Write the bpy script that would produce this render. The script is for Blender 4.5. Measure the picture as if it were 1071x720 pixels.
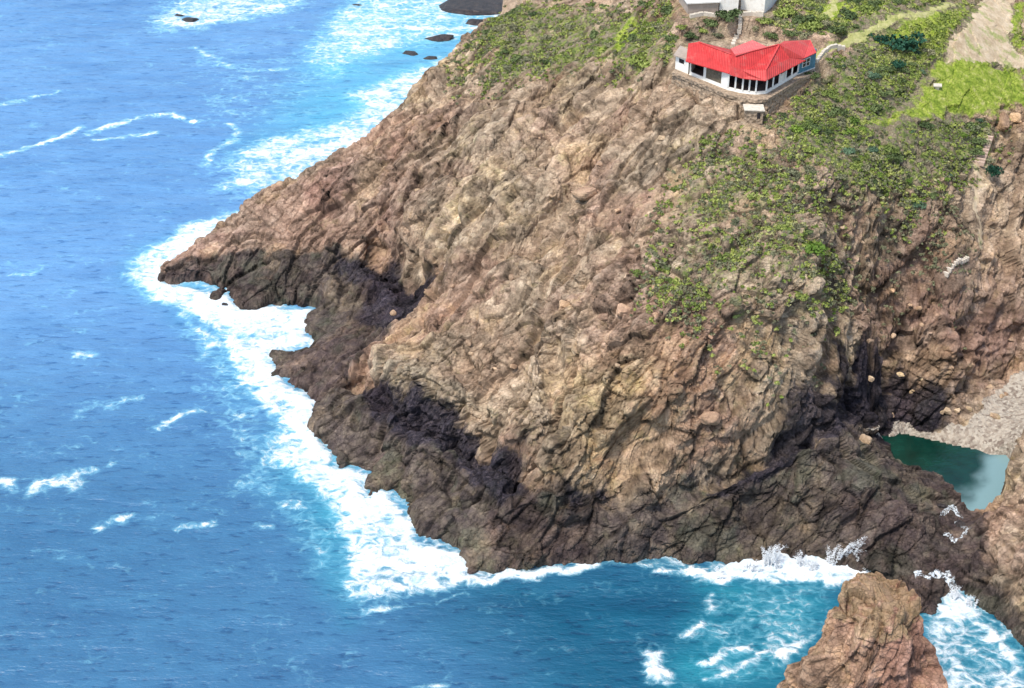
import bpy, math, random
import numpy as np
from mathutils import Vector, Matrix

random.seed(7); RNG = np.random.default_rng(7)
R = math.radians
for o in list(bpy.data.objects): bpy.data.objects.remove(o)
scene = bpy.context.scene
COL = scene.collection

# ------------------------------------------------------------------ camera, sky, sun, exposure
CAM_H, PITCH, HFOV = 123.0, R(33), R(40)
cam_data = bpy.data.cameras.new('camera'); cam = bpy.data.objects.new('camera', cam_data)
COL.objects.link(cam); scene.camera = cam
cam.location = (0, 0, CAM_H); cam.rotation_euler = (R(90) - PITCH, 0, 0)
cam_data.sensor_width = 36; cam_data.angle = HFOV; cam_data.clip_start = 1; cam_data.clip_end = 20000
SUN_TO = Vector((-0.34, -0.30, 0.90)).normalized()
world = bpy.data.worlds.new('World'); scene.world = world; world.use_nodes = True
wn = world.node_tree.nodes; wl = world.node_tree.links
bgn = wn['Background']; sky = wn.new('ShaderNodeTexSky'); sky.sky_type = 'NISHITA'; sky.sun_disc = False
sky.sun_elevation = math.asin(SUN_TO.z); sky.sun_rotation = math.atan2(SUN_TO.x, SUN_TO.y)
sky.air_density = 1.3; sky.dust_density = 2.0; sky.ozone_density = 1.2; sky.altitude = 100
wl.new(sky.outputs[0], bgn.inputs[0]); bgn.inputs[1].default_value = 0.15
sl = bpy.data.lights.new('sun', 'SUN'); sl.energy = 2.7; sl.angle = R(9); sl.color = (1, 0.95, 0.87)
so = bpy.data.objects.new('sun', sl); COL.objects.link(so)
so.rotation_euler = (-SUN_TO).to_track_quat('-Z', 'Y').to_euler(); so.location = (0, 100, 300)
vs = scene.view_settings
vs.view_transform = 'Standard'; vs.look = 'None'; vs.gamma = 1; vs.use_curve_mapping = False; vs.exposure = 0.62
scene.render.resolution_x = 1024; scene.render.resolution_y = 688

# ------------------------------------------------------------------ helpers: pixel of the photograph -> place
FPX = 535.5 / math.tan(HFOV / 2); CP, SP = math.cos(PITCH), math.sin(PITCH)
def ray(u, v):
    a = (np.asarray(u, float) - 535.5) / FPX; b = (360 - np.asarray(v, float)) / FPX
    return np.stack([a, CP + b * SP, -SP + b * CP], -1)
def at(u, v, z=0.0):
    d = ray(u, v); t = (z - CAM_H) / d[..., 2]
    return np.stack([d[..., 0] * t, d[..., 1] * t], -1)
def px(lst, z=0.0):
    a = np.array(lst, float); return at(a[:, 0], a[:, 1], z)

# ------------------------------------------------------------------ numpy noise
def h3(ix, iy, iz, seed):
    n = (ix.astype(np.int64) * 73856093) ^ (iy.astype(np.int64) * 19349663) ^ (iz.astype(np.int64) * 83492791) ^ (seed * 2654435761 & 0x7fffffff)
    n = n & 0xffffffff
    n = ((n ^ (n >> 16)) * 0x45d9f3b) & 0xffffffff
    n = ((n ^ (n >> 16)) * 0x45d9f3b) & 0xffffffff
    n = n ^ (n >> 16)
    return (n & 0xffffff).astype(np.float32) / np.float32(0xffffff)
def vnoise(x, y, z=None, seed=0):
    if z is None: z = np.zeros_like(x)
    xi, yi, zi = np.floor(x), np.floor(y), np.floor(z)
    fx, fy, fz = x - xi, y - yi, z - zi
    fx = fx*fx*(3-2*fx); fy = fy*fy*(3-2*fy); fz = fz*fz*(3-2*fz)
    r = 0
    for a in (0, 1):
        for b in (0, 1):
            for c in (0, 1):
                w = (fx if a else 1-fx) * (fy if b else 1-fy) * (fz if c else 1-fz)
                r = r + w * h3(xi + a, yi + b, zi + c, seed)
    return r * 2 - 1
def fbm(x, y, z=None, seed=0, oct=4, gain=0.5):
    s = 0; a = 1; f = 1; t = 0
    for k in range(oct):
        s = s + a * vnoise(x*f, y*f, None if z is None else z*f, seed + k*17); t += a; a *= gain; f *= 2.03
    return s / t
def voronoi(x, y, z, seed):
    """F1, F2, cell random numbers and the vector to the cell centre"""
    xi, yi, zi = np.floor(x), np.floor(y), np.floor(z)
    n = len(x); f1 = np.full(n, 9., np.float32); f2 = np.full(n, 9., np.float32)
    best = np.zeros((n, 3), np.float32); cid = np.zeros((n, 3), np.float32)
    for a in (-1, 0, 1):
        for b in (-1, 0, 1):
            for c in (-1, 0, 1):
                X, Y, Z = xi + a, yi + b, zi + c
                dx = X + h3(X, Y, Z, seed) - x; dy = Y + h3(X, Y, Z, seed + 1) - y; dz = Z + h3(X, Y, Z, seed + 2) - z
                d = np.sqrt(dx*dx + dy*dy + dz*dz)
                m = d < f1
                f2 = np.where(m, f1, np.minimum(f2, d)); f1 = np.where(m, d, f1)
                best[m] = np.stack([dx[m], dy[m], dz[m]], -1); cid[m] = np.stack([X[m], Y[m], Z[m]], -1)
    r = [h3(cid[:, 0], cid[:, 1], cid[:, 2], seed + 5 + k) for k in range(4)]
    return f1, f2, r, best
def sstep(a, b, x):
    t = np.clip((x - a) / (b - a), 0, 1); return t*t*(3-2*t)
def seg_dist(x, y, poly, closed=True, full=False):
    P = np.asarray(poly); Q = np.roll(P, -1, 0) if closed else P[1:]
    if not closed: P = P[:-1]
    d = np.full(x.shape, 1e9)
    for (ax, ay), (bx, by) in zip(P, Q):
        ex, ey = bx-ax, by-ay; L = ex*ex + ey*ey + 1e-9
        t = np.clip(((x-ax)*ex + (y-ay)*ey) / L, 0, 1)
        d = np.minimum(d, np.hypot(x - ax - t*ex, y - ay - t*ey))
    return d
def inside(x, y, poly):
    P = np.asarray(poly); Q = np.roll(P, -1, 0); r = np.zeros(x.shape, bool)
    for (ax, ay), (bx, by) in zip(P, Q):
        if ay == by: continue
        c = ((ay > y) != (by > y)) & (x < (bx-ax)*(y-ay)/(by-ay) + ax); r ^= c
    return r
def sdf(x, y, poly):       # positive inside
    d = seg_dist(x, y, poly); return np.where(inside(x, y, poly), d, -d)

# ------------------------------------------------------------------ the headland: coast line and heights
NEAR_COAST = [(162,293),(176,303),(205,300),(222,303),(213,318),(232,318),(237,308),(246,330),(262,327),(285,322),(312,319),(328,327),
 (312,345),(326,358),(300,368),(275,369),(284,384),(278,396),(305,402),(326,420),(318,440),(330,452),(336,472),(352,492),(386,500),
 (377,524),(383,531),(400,514),(416,522),(430,545),(438,566),(468,577),(480,588),(489,603),(500,604),(530,598),(556,600),(600,590),(630,587),(680,590),
 (735,594),(770,592),(806,586),(850,591),(885,596),(915,610),(945,630),(962,652),(986,648),(1000,622),(1012,626),(1030,640),(1048,655),(1071,690),(1100,712)]
nc = px(NEAR_COAST)
SIL = [(172,283,2.0),(195,260,3.5),(240,225,6.5),(272,199,9),(310,184,11.5),(355,160,14.5),(385,149,17),(397,130,18.5),(430,105,21.5),(455,75,24.5),
       (480,50,27.5),(500,30,29.5),(540,12,32.5),(565,-5,35)]
sil = [(at(u, v, z), z) for u, v, z in SIL]
back = [p + np.array([-0.55, 0.83]) * (z * 0.85 + 0.6) for p, z in sil]
COAST = np.array([*nc, (110, 96), (400, 40), (2500, -200), (2500, 3000), (400, 1500), (120, 620), (45, 420), (12, 330), *[tuple(b) for b in back[::-1]]])

CP_PX = """200,275,3.2 250,262,5 300,230,9 330,290,4.5 270,300,3.2 290,312,2 350,250,10 350,310,3.4 400,280,5.5 420,300,6 380,330,3.6 400,200,16.5 400,240,13
340,200,12.5 340,225,10.5 450,150,21.5 450,200,19 450,255,15 420,330,5 500,100,27 500,150,25.5 500,200,23 500,250,19.5 500,300,16 455,300,12 440,335,10.5 395,370,9.5 398,392,8.6 355,365,3.8
350,400,3.2 372,415,3.6 460,422,10 425,450,4.2 400,450,3 360,440,2.6 400,480,2 540,462,11 500,480,5.2 450,500,3 470,545,2.4 520,540,4 548,515,5.5 540,580,1.8 290,345,1.6 300,385,1.8 340,345,2.6
550,60,31 550,100,30 560,150,28 560,200,26 560,260,22.5 560,320,19 540,380,15.5 530,430,13 470,380,11.5 430,400,9.6 410,415,9
600,40,35 600,100,32.5 620,150,31.5 620,200,29.5 630,250,27 630,300,24.5 620,350,21.5 610,400,18.5 600,450,15 600,500,9 600,540,5 600,570,2.5
660,30,38.5 660,80,37 680,130,35.5 690,180,33.7 700,250,31 700,300,28 700,350,24.5 700,400,20.5 700,440,16.5 690,480,11 700,520,6.5 700,560,2.6
740,125,38.2 770,160,37 780,200,34.8 780,250,32 780,300,29 780,340,26.5 780,380,22 780,420,17.5 780,460,12 780,510,7 790,550,3
720,79,41.8 741,87,41.8 762,96,41.8 780,100,41.8 800,101,41.8 820,89,41.8 834,80,41.8 852,74,41.9 700,75,40.8 716,92,39.5 740,105,39.2 765,117,38.5 790,124,38.2 815,113,38.6 835,96,39.5 858,82,41
700,20,42.3 760,22,44.2 800,30,43.3 780,0,46 720,0,45 640,0,39.5 600,0,37 780,60,42.2 740,55,42.1 820,50,42.2
860,110,39.5 870,50,42.5 900,80,40.5 860,150,37.5 860,200,35 860,250,32 860,300,28.5 820,345,26 850,362,22 880,386,13.5 800,372,23 840,410,16.5 890,440,8.5 925,466,3.6 940,483,3.2 958,495,3.4 975,497,3 1000,512,2.2 1000,515,3 965,512,4.4
905,400,5.2 925,430,2.6 895,385,8.5 880,355,20 860,340,23.5 900,130,37 920,200,33 920,260,28.3 920,310,23 920,350,17 950,390,5.5 980,430,2.6
950,60,40 950,110,36.5 980,90,37 980,160,32 1000,220,26.5 1000,280,20.5 990,330,15.5 1000,380,6.5 1020,410,3.4 1071,100,32 1040,50,37 1000,20,41.5 940,15,44 880,15,44.3 1050,150,29 1060,200,24
1060,260,18.3 1060,320,12.2 1050,360,7.2 1045,395,3.6 1071,388,4.2 940,448,1.3 1000,452,1.5 1050,430,2.4 1071,420,2.8 1040,470,0.9 1020,470,0.5
920,462,-1 950,472,-2 1000,484,-2 1025,500,-2 1010,520,-1.5 1000,535,1.1 1025,540,0.9 1005,560,1.8 1015,590,1.6 990,600,2 960,600,2.4 975,625,1
860,560,2.8 860,520,6.5 850,480,10 900,500,8.5 920,560,4.5 950,530,5.5 880,465,10.5 1071,440,14 1058,475,9.5 1048,510,6 1052,545,6.5 1055,590,4.5 1065,620,4 1071,570,9 1071,500,12"""
ctrl = []
for t in CP_PX.split():
    u, v, z = map(float, t.split(',')); p = at(u, v, z); ctrl.append((p[0], p[1], z))
for p in nc: ctrl.append((p[0], p[1], 0.9))
for (p, z) in sil: ctrl.append((p[0], p[1], z))
for p in back[1:]: ctrl.append((p[0], p[1], 0.8))
ctrl += [(86,140,16),(105,150,23),(105,180,12),(110,205,22),(110,130,10),(95,112,2),(110,250,34),(70,300,46),(30,300,43),(160,200,25),(160,300,48),(160,140,24),(20,250,40),(12,290,38),(60,370,44),(200,90,8),(260,200,50),(260,400,60)]
ctrl = np.array(ctrl); CX = ctrl[:, :2] / 100
def phi(r): return r
D = np.hypot(CX[:, None, 0] - CX[None, :, 0], CX[:, None, 1] - CX[None, :, 1])
n = len(ctrl); A = np.zeros((n+3, n+3)); A[:n, :n] = phi(D) - np.eye(n) * 0.004
A[:n, n] = 1; A[:n, n+1:] = CX; A[n, :n] = 1; A[n+1:, :n] = CX.T
W = np.linalg.solve(A, np.concatenate([ctrl[:, 2], [0, 0, 0]]))
GX0, GX1, GY0, GY1, GS = -90, 170, 90, 420, 0.75          # coarse height table
gx = np.arange(GX0, GX1 + .01, GS); gy = np.arange(GY0, GY1 + .01, GS)
MX, MY = np.meshgrid(gx, gy)
def rbf(x, y):
    r = np.zeros(x.shape)
    for k in range(n): r += W[k] * np.hypot(x/100 - CX[k, 0], y/100 - CX[k, 1])
    return r + W[n] + W[n+1]*x/100 + W[n+2]*y/100
HG = rbf(MX, MY); SG = sdf(MX, MY, COAST)
k = np.array([.25, .5, .25])
for ax in (0, 1): HG = np.apply_along_axis(lambda m: np.convolve(np.pad(m, 1, 'edge'), k, 'valid'), ax, HG)
# gullies and ledges, each a line on the slope (pixels, heights read from the table)
def bil(G, x, y):
    fx = np.clip((x - GX0) / GS, 0, len(gx) - 1.001); fy = np.clip((y - GY0) / GS, 0, len(gy) - 1.001)
    i = fx.astype(int); j = fy.astype(int); a = fx - i; b = fy - j
    return (G[j, i]*(1-a) + G[j, i+1]*a)*(1-b) + (G[j+1, i]*(1-a) + G[j+1, i+1]*a)*b
def hit(u, v, G=None):     # where the line of sight of a pixel meets the slope
    G = HG if G is None else G
    u = np.atleast_1d(np.asarray(u, float)); v = np.atleast_1d(np.asarray(v, float)); d = ray(u, v)
    t = np.full(u.shape, (60 - CAM_H)) / d[:, 2]; done = np.zeros(u.shape, bool)
    for s in range(1200):
        x, y, z = d[:, 0]*t, d[:, 1]*t, CAM_H + d[:, 2]*t
        h = np.maximum(bil(G, x, y), 0); done |= z <= h
        if done.all(): break
        t = np.where(done, t, t + 0.25)
    return np.stack([d[:, 0]*t, d[:, 1]*t], -1)
def hp(lst): a = np.array(lst, float); return hit(a[:, 0], a[:, 1])
GULLIES = [([(372,392),(400,412),(440,432),(470,452),(500,470),(540,500)], 1.5, 3.0), ([(395,270),(425,285),(440,305),(430,325)], 1.9, 3.2), ([(690,500),(740,478),(800,462),(850,450),(885,428)], 1.4, 2.6), ([(860,372),(895,400),(915,420)], 1.6, 2.2), ([(640,255),(625,270)],1.0,1.8), ([(600,60),(560,110),(500,175),(470,215)], 1.4, 1.4),([(640,60),(590,120),(540,190),(500,240)], 1.2, 1.3),
 ([(697,70),(668,105),(640,140),(608,182),(575,228),(545,262)], 1.6, 2.4), ([(655,95),(610,150),(590,180)], 1.2, 1.0),
 ([(577,365),(580,410),(578,440),(562,470),(545,500)], 1.3, 2.6), ([(450,235),(432,262),(405,275)], 1.8, 1.6), ([(478,330),(452,345),(430,352)], 1.2, 1.2),
 ([(800,352),(845,382),(880,408),(905,430)], 1.2, 1.6), ([(925,310),(960,345),(1000,365)], 1.1, 1.5), ([(975,310),(1010,350)], .9, 1.2),
 ([(640,270),(622,285),(600,300)], 1.2, 1.3), ([(735,425),(690,480),(650,500)], 1.0, 1.3), ([(720,440),(760,430),(800,400)], .8, .9), ([(280,272),(240,292),(222,300)], 1.2, 1.4),
 ([(520,120),(490,160),(440,190)], 1.2, 1.0), ([(840,455),(790,480),(720,512),(640,530)], 1.1, 1.6), ([(500,420),(480,380),(500,340)], .9, 1.0), ([(640,400),(636,440),(622,480)], .6, .9)]
for pts, w, dep in GULLIES:
    d = seg_dist(MX, MY, hp(pts), closed=False); HG = HG - dep * np.exp(-(d / w)**2) + dep * .25 * np.exp(-((d - 2.2*w) / w)**2)
LAGOON = px([(905,455),(935,459),(975,468),(1010,476),(1030,478),(1052,478),(1050,505),(1042,532),(1018,536),(998,530),(986,512),(962,496),(930,476)], 0.3)
lg = sdf(MX, MY, LAGOON); HG = np.where(lg > -0.6, np.minimum(HG, 0.6 - 1.6 * (lg + 0.6)), HG); HG = np.where(lg > 0, np.maximum(HG, -2), HG)
# the levelled building plots
def w2(u, v, z): return at(u, v, z)
REST_PLOT = np.array([w2(703,66,41.8), w2(720,80,41.8), w2(762,97,41.8), w2(777,100.5,41.8), w2(790,102,41.8), w2(803,101,41.8), w2(836,80,41.8), w2(854,74,41.8), w2(856,55,41.8), w2(790,38,41.8), w2(715,42,41.8)])
s = sdf(MX, MY, REST_PLOT); HG = HG + (41.75 - HG) * sstep(-.6, 0.2, s)
wl_ = np.array([w2(703,77,41.7), w2(720,84,41.7), w2(762,101,41.7), w2(790,106,41.7), w2(803,105,41.7), w2(838,84,41.7), w2(856,77,41.7)]); dw = seg_dist(MX, MY, wl_, False)
HG = np.where((s < 0) & (dw < 5), np.minimum(HG, 41.6 - 2.5*sstep(.0, 1.0, dw)*(1 - .0*dw) + .8*sstep(3, 5, dw)*9), HG)
HOUSE_PLOT = np.array([w2(708,18,44.4), w2(800,17,44.4), w2(812,-20,44.4), w2(712,-20,44.4)])
s = sdf(MX, MY, HOUSE_PLOT); HG = HG + (44.4 - HG) * sstep(-2.0, 0.3, s)

def base_height(x, y):
    h = bil(HG, x, y)
    sd = bil(SG, x, y) + 0.9 * fbm(x*.35, y*.35, seed=3, oct=4) + 0.25 * fbm(x*1.6, y*1.6, seed=9, oct=2)
    far = (x > GX1 - 1) | (x < GX0 + 1) | (y > GY1 - 1) | (y < GY0 + 1)
    h = np.where(far, np.where(bil(SG, x, y) > 0, 45, -6), h)
    up = sstep(-0.6, 1.5, sd)
    h = np.where(sd > 1.5, h, -2.0 + (np.maximum(h, 0.4) + 2.0) * up)
    return np.where(sd < -0.6, -2.0 + np.maximum(sd + 0.6, -5) * 0.9, h), sd

# ------------------------------------------------------------------ regions on the slope (world outlines)
def soft(poly, x, y, w=2.5): return sstep(-w, w, sdf(x, y, poly))
VEG = [(hp([(500,40),(520,20),(560,2),(712,2),(716,30),(700,62),(660,88),(630,70),(600,78),(560,85),(525,92),(508,75)]), .85),
       (hp([(470,70),(500,30),(530,60),(520,95),(480,95)]), .45),
       (hp([(700,60),(716,30),(810,28),(860,44),(900,2),(712,14)]), .80),
       (hp([(822,112),(858,78),(862,60),(890,40),(985,62),(1005,110),(1045,135),(1020,190),(965,215),(905,222),(858,180),(820,150)]), .95),
       (hp([(690,215),(735,150),(800,150),(870,170),(905,225),(870,300),(825,350),(770,360),(700,330),(675,270)]), .55),
       (hp([(820,2),(1071,2),(1071,110),(1040,125),(960,110),(890,52)]), .85),
       (hp([(830,240),(862,250),(860,290),(838,285)]), .95), (hp([(880,215),(990,195),(1015,240),(990,275),(930,290),(880,300)]), .50),
       (hp([(700,330),(830,340),(800,372),(740,360)]), .45)]
LAWN = [hp([(915,130),(955,105),(975,70),(990,62),(1071,70),(1071,112),(1005,122),(960,128)]), hp([(625,52),(662,20),(705,15),(670,35),(655,52)]), hp([(905,45),(1000,10),(1020,2),(985,60),(960,66),(925,42)]), hp([(1058,2),(1071,2),(1071,60),(1060,45)]), hp([(838,0),(930,0),(900,16),(850,36)])]
DIRT = [hp([(991,68),(992,50),(1010,25),(1030,-2),(1057,-2),(1057,45),(1071,62),(1071,72),(1040,66),(1005,64)])]
TRACKS = [(hp([(846,64),(870,50),(905,33),(930,23),(950,19),(975,11),(1000,3)]), .65), (hp([(876,-2),(872,6),(864,20)]), .55)]
FOOT = [(hp([(1032,135),(1029,165),(1024,185),(1018,205),(1022,225),(1026,245),(1025,262)]), .38)]
SOFTL = [hp([(985,293),(1000,282),(1014,270)]), hp([(1022,175),(1035,144)]), hp([(773,15),(774,26),(770,38),(766,46)]), hp([(782,125),(792,125)]), hp([(1030,185),(1042,185)])]
BEACH = hp([(905,446),(940,443),(1000,449),(1028,430),(1040,408),(1071,388),(1100,400),(1071,446),(1058,475),(1046,484),(1018,480),(975,471),(935,461)])
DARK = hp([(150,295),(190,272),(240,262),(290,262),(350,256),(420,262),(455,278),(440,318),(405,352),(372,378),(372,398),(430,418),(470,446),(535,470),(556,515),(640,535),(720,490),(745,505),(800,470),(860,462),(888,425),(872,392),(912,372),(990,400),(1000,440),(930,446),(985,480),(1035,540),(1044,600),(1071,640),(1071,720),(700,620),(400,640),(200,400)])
WET_SHADE = [hp([(350,268),(410,262),(455,278),(440,315),(400,345),(372,330),(385,300),(350,290)]), hp([(366,392),(410,402),(470,440),(545,482),(556,515),(525,530),(470,480),(420,462),(380,425)]), hp([(862,378),(900,368),(945,380),(990,408),(985,442),(896,443),(872,418)]), hp([(735,500),(800,468),(885,432),(892,452),(810,500),(745,520)]), hp([(588,522),(640,528),(640,540),(590,536)])]  # wet rock, with the shade of the recesses also put into the colour
GREY = hp([(385,380),(420,378),(500,420),(520,440),(470,438),(400,400)])
PURPLE2 = hp([(162,285),(200,255),(272,200),(310,186),(400,150),(470,180),(420,262),(300,290),(200,300)])
PURPLE = hp([(950,280),(1071,290),(1071,380),(1030,410),(1000,446),(940,440),(900,380),(920,330)])
OCHRE = hp([(590,380),(700,350),(740,400),(690,470),(640,510),(590,500)])

def regions(x, y, z):
    wx = x + 1.6*fbm(x*.3, y*.3, seed=31, oct=3); wy = y + 1.6*fbm(x*.3, y*.3, seed=47, oct=3)
    veg = np.zeros(x.shape)
    for p, d in VEG: veg = np.maximum(veg, d * soft(p, wx, wy, 4))
    lawn = np.zeros(x.shape)
    for p in LAWN: lawn = np.maximum(lawn, soft(p, wx, wy, 2.2))
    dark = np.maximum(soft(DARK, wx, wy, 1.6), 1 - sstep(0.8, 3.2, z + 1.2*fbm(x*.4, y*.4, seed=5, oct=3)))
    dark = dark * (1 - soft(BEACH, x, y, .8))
    return veg, lawn, dark, np.maximum(soft(PURPLE, wx, wy, 3), .9*soft(PURPLE2, wx, wy, 5)), soft(OCHRE, wx, wy, 3), soft(GREY, wx, wy, 1.5)

def rock_offset(x, y, z, amp, full=True):
    """broken, jointed rock: blocks of several sizes, each with its own tilt; returns offset and block tint"""
    wx = x + .35*vnoise(x*.45, y*.45, z*.45, 61); wy = y + .35*vnoise(x*.45, y*.45, z*.45, 62); wz = z + .35*vnoise(x*.45, y*.45, z*.45, 63)
    e1 = np.array([.60, .50, .62]); e1 /= np.linalg.norm(e1); e2 = np.cross(e1, [0, 0, 1.]); e2 /= np.linalg.norm(e2); e3 = np.cross(e1, e2)
    a1 = wx*e1[0] + wy*e1[1] + wz*e1[2]; a2 = wx*e2[0] + wy*e2[1]; a3 = wx*e3[0] + wy*e3[1] + wz*e3[2]
    off = 1.3 * fbm(x*.085, y*.085, z*.085, seed=71, oct=3); tint = 0
    rg = fbm(a1*.045, a2*.17, a3*.09, seed=74, oct=3); off = off + 1.5*(.35 - np.abs(rg)*2.2)
    rg = fbm(a1*.12, a2*.42, a3*.2, seed=75, oct=2); off = off - .55*(1 - sstep(0, .14, np.abs(rg)))
    for (sc, a, gr, asp, seed) in ((9.0, 1.1, .34, (.55, 1.1, 1.1), 101), (4.2, 1.0, .34, (.6, 1.15, 1.15), 131), (1.9, .42, .18, (.7, 1.1, 1.2), 161), (.85, .12, .05, (.8, 1.1, 1.1), 191)):
        f1, f2, r, vec = voronoi(a1/sc*asp[0], a2/sc*asp[1], a3/sc*asp[2], seed)
        t = (r[0]-.5)*.8 + (r[1]-.5)*vec[:, 0]*3.2 + (r[2]-.5)*vec[:, 1]*3.2 + (r[3]-.5)*vec[:, 2]*3.2
        crack = 1 - sstep(0, .09, f2 - f1); t = np.clip(t, -1.35, 1.35)
        off = off + a*t - gr*crack; tint = tint + (r[3]-.5) * (.42 if sc > 1 else .34) - .30*crack*(1 if sc < 5 else .6)
    # jointed beds: rows of slabs with broken ends
    tt = (z*1.15 + y*.25 + .32*x + .5*fbm(x*.3, y*.3, z*.3, seed=95, oct=2)) / 1.5; row = np.floor(tt); o_ = np.zeros_like(row)
    cc_ = (x*.95 - z*.45 + .35*fbm(x*.4, y*.4, z*.4, seed=97, oct=2)) / 2.3 + h3(row, o_, o_, 301)*3; colm = np.floor(cc_); rr_ = h3(row, colm, o_, 302)
    ft, fc_ = tt - row, cc_ - colm; edge = np.minimum(np.minimum(ft, 1-ft)*1.5, np.minimum(fc_, 1-fc_)*2.3)
    zone = sstep(-.15, .35, fbm(x*.05, y*.05, z*.05, seed=303, oct=2))*.7 + .3
    off = off + zone*((rr_-.5)*.5 + (ft-.5)*-.35 - .24*(1 - sstep(0, .16, edge))); tint = tint + zone*((rr_-.5)*.35 - .35*(1 - sstep(0, .14, edge)))
    off = off + .05 * fbm(x*1.7, y*1.7, z*1.7, seed=91, oct=2)
    off = 3.2*np.tanh(off/3.2)
    return off * amp, tint

# ------------------------------------------------------------------ mesh helpers
def new_obj(name, verts, faces, mat=None, parent=None, attrs=None, smooth=False):
    me = bpy.data.meshes.new(name); verts = np.ascontiguousarray(verts, np.float32)
    if isinstance(faces, np.ndarray):
        nv, nf, k = len(verts), len(faces), faces.shape[1]
        me.vertices.add(nv); me.vertices.foreach_set('co', verts.ravel())
        me.loops.add(nf*k); me.loops.foreach_set('vertex_index', faces.astype(np.int32).ravel())
        me.polygons.add(nf); me.polygons.foreach_set('loop_start', np.arange(0, nf*k, k, dtype=np.int32))
        me.polygons.foreach_set('loop_total', np.full(nf, k, np.int32))
        me.update(calc_edges=True)
    else:
        me.from_pydata([tuple(map(float, v)) for v in verts], [], faces)
    me.polygons.foreach_set('use_smooth', np.full(len(me.polygons), smooth))
    for kx, a in (attrs or {}).items():
        at_ = me.attributes.new(kx, 'FLOAT', 'POINT'); at_.data.foreach_set('value', np.ascontiguousarray(a, np.float32))
    me.update(); me.validate()
    if mat: me.materials.append(mat)
    o = bpy.data.objects.new(name, me); COL.objects.link(o)
    if parent: o.parent = parent
    return o
def tag(o, label=None, cat=None, group=None, kind=None):
    if label: o['label'] = label
    if cat: o['category'] = cat
    if group: o['group'] = group
    if kind: o['kind'] = kind
    return o
def empty(name, loc, rz=0):
    o = bpy.data.objects.new(name, None); COL.objects.link(o); o.location = loc; o.rotation_euler = (0, 0, rz); return o

# ------------------------------------------------------------------ materials
def mat(name, col=(.5, .5, .5), rough=.85, spec=.3):
    m = bpy.data.materials.new(name); m.use_nodes = True; b = m.node_tree.nodes['Principled BSDF']
    b.inputs['Base Color'].default_value = (*col, 1); b.inputs['Roughness'].default_value = rough; b.inputs['Specular IOR Level'].default_value = spec
    return m
class NT:
    def __init__(s, m): s.t = m.node_tree; s.n = s.t.nodes; s.l = s.t.links; s.b = s.n['Principled BSDF']
    def coord(s): 
        if not hasattr(s, '_c'): s._c = s.n.new('ShaderNodeNewGeometry').outputs['Position']
        return s._c
    def objcoord(s): return s.n.new('ShaderNodeTexCoord').outputs['Object']
    def put(s, sock, v):
        if isinstance(v, (int, float)): sock.default_value = v
        elif isinstance(v, tuple): sock.default_value = (*v, 1) if len(v) == 3 else v
        else: s.l.new(v, sock)
    def noise(s, scale, det=4, rough=.6, vec=None, dist=0):
        q = s.n.new('ShaderNodeTexNoise'); q.inputs['Scale'].default_value = scale; q.inputs['Detail'].default_value = det
        q.inputs['Roughness'].default_value = rough; q.inputs['Distortion'].default_value = dist; s.l.new(vec or s.coord(), q.inputs['Vector']); return q.outputs['Fac']
    def vor(s, scale, feat='F1', out='Distance', vec=None):
        q = s.n.new('ShaderNodeTexVoronoi'); q.feature = feat; q.inputs['Scale'].default_value = scale; s.l.new(vec or s.coord(), q.inputs['Vector']); return q.outputs[out]
    def attr(s, name): q = s.n.new('ShaderNodeAttribute'); q.attribute_name = name; return q.outputs['Fac']
    def math(s, op, a, b=0.0, c=0.0, clamp=False):
        q = s.n.new('ShaderNodeMath'); q.operation = op; q.use_clamp = clamp; s.put(q.inputs[0], a); s.put(q.inputs[1], b); s.put(q.inputs[2], c); return q.outputs[0]
    def step(s, v, a, b, lo=0., hi=1.):
        q = s.n.new('ShaderNodeMapRange'); q.interpolation_type = 'SMOOTHSTEP'; s.put(q.inputs[0], v)
        for i, x in enumerate((a, b, lo, hi)): q.inputs[i+1].default_value = x
        return q.outputs[0]
    def mix(s, f, a, b, mode='MIX'):
        q = s.n.new('ShaderNodeMix'); q.data_type = 'RGBA'; q.blend_type = mode; s.put(q.inputs[0], f); s.put(q.inputs[6], a); s.put(q.inputs[7], b); return q.outputs[2]
    def ramp(s, f, stops):
        q = s.n.new('ShaderNodeValToRGB'); s.put(q.inputs[0], f); e = q.color_ramp.elements
        while len(e) < len(stops): e.new(.5)
        for i, (p, c) in enumerate(stops): e[i].position = p; e[i].color = (*c, 1)
        return q.outputs[0]
    def stretch(s, x, y, z, rz=0, vec=None):
        q = s.n.new('ShaderNodeMapping'); s.l.new(vec or s.coord(), q.inputs[0]); q.inputs['Scale'].default_value = (x, y, z); q.inputs['Rotation'].default_value = (0, 0, rz); return q.outputs[0]
    def bump(s, h, strength, dist):
        q = s.n.new('ShaderNodeBump'); q.inputs['Strength'].default_value = strength; q.inputs['Distance'].default_value = dist; s.put(q.inputs['Height'], h)
        s.l.new(q.outputs[0], s.b.inputs['Normal']); return q
    def base(s, c): s.put(s.b.inputs['Base Color'], c)

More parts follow.
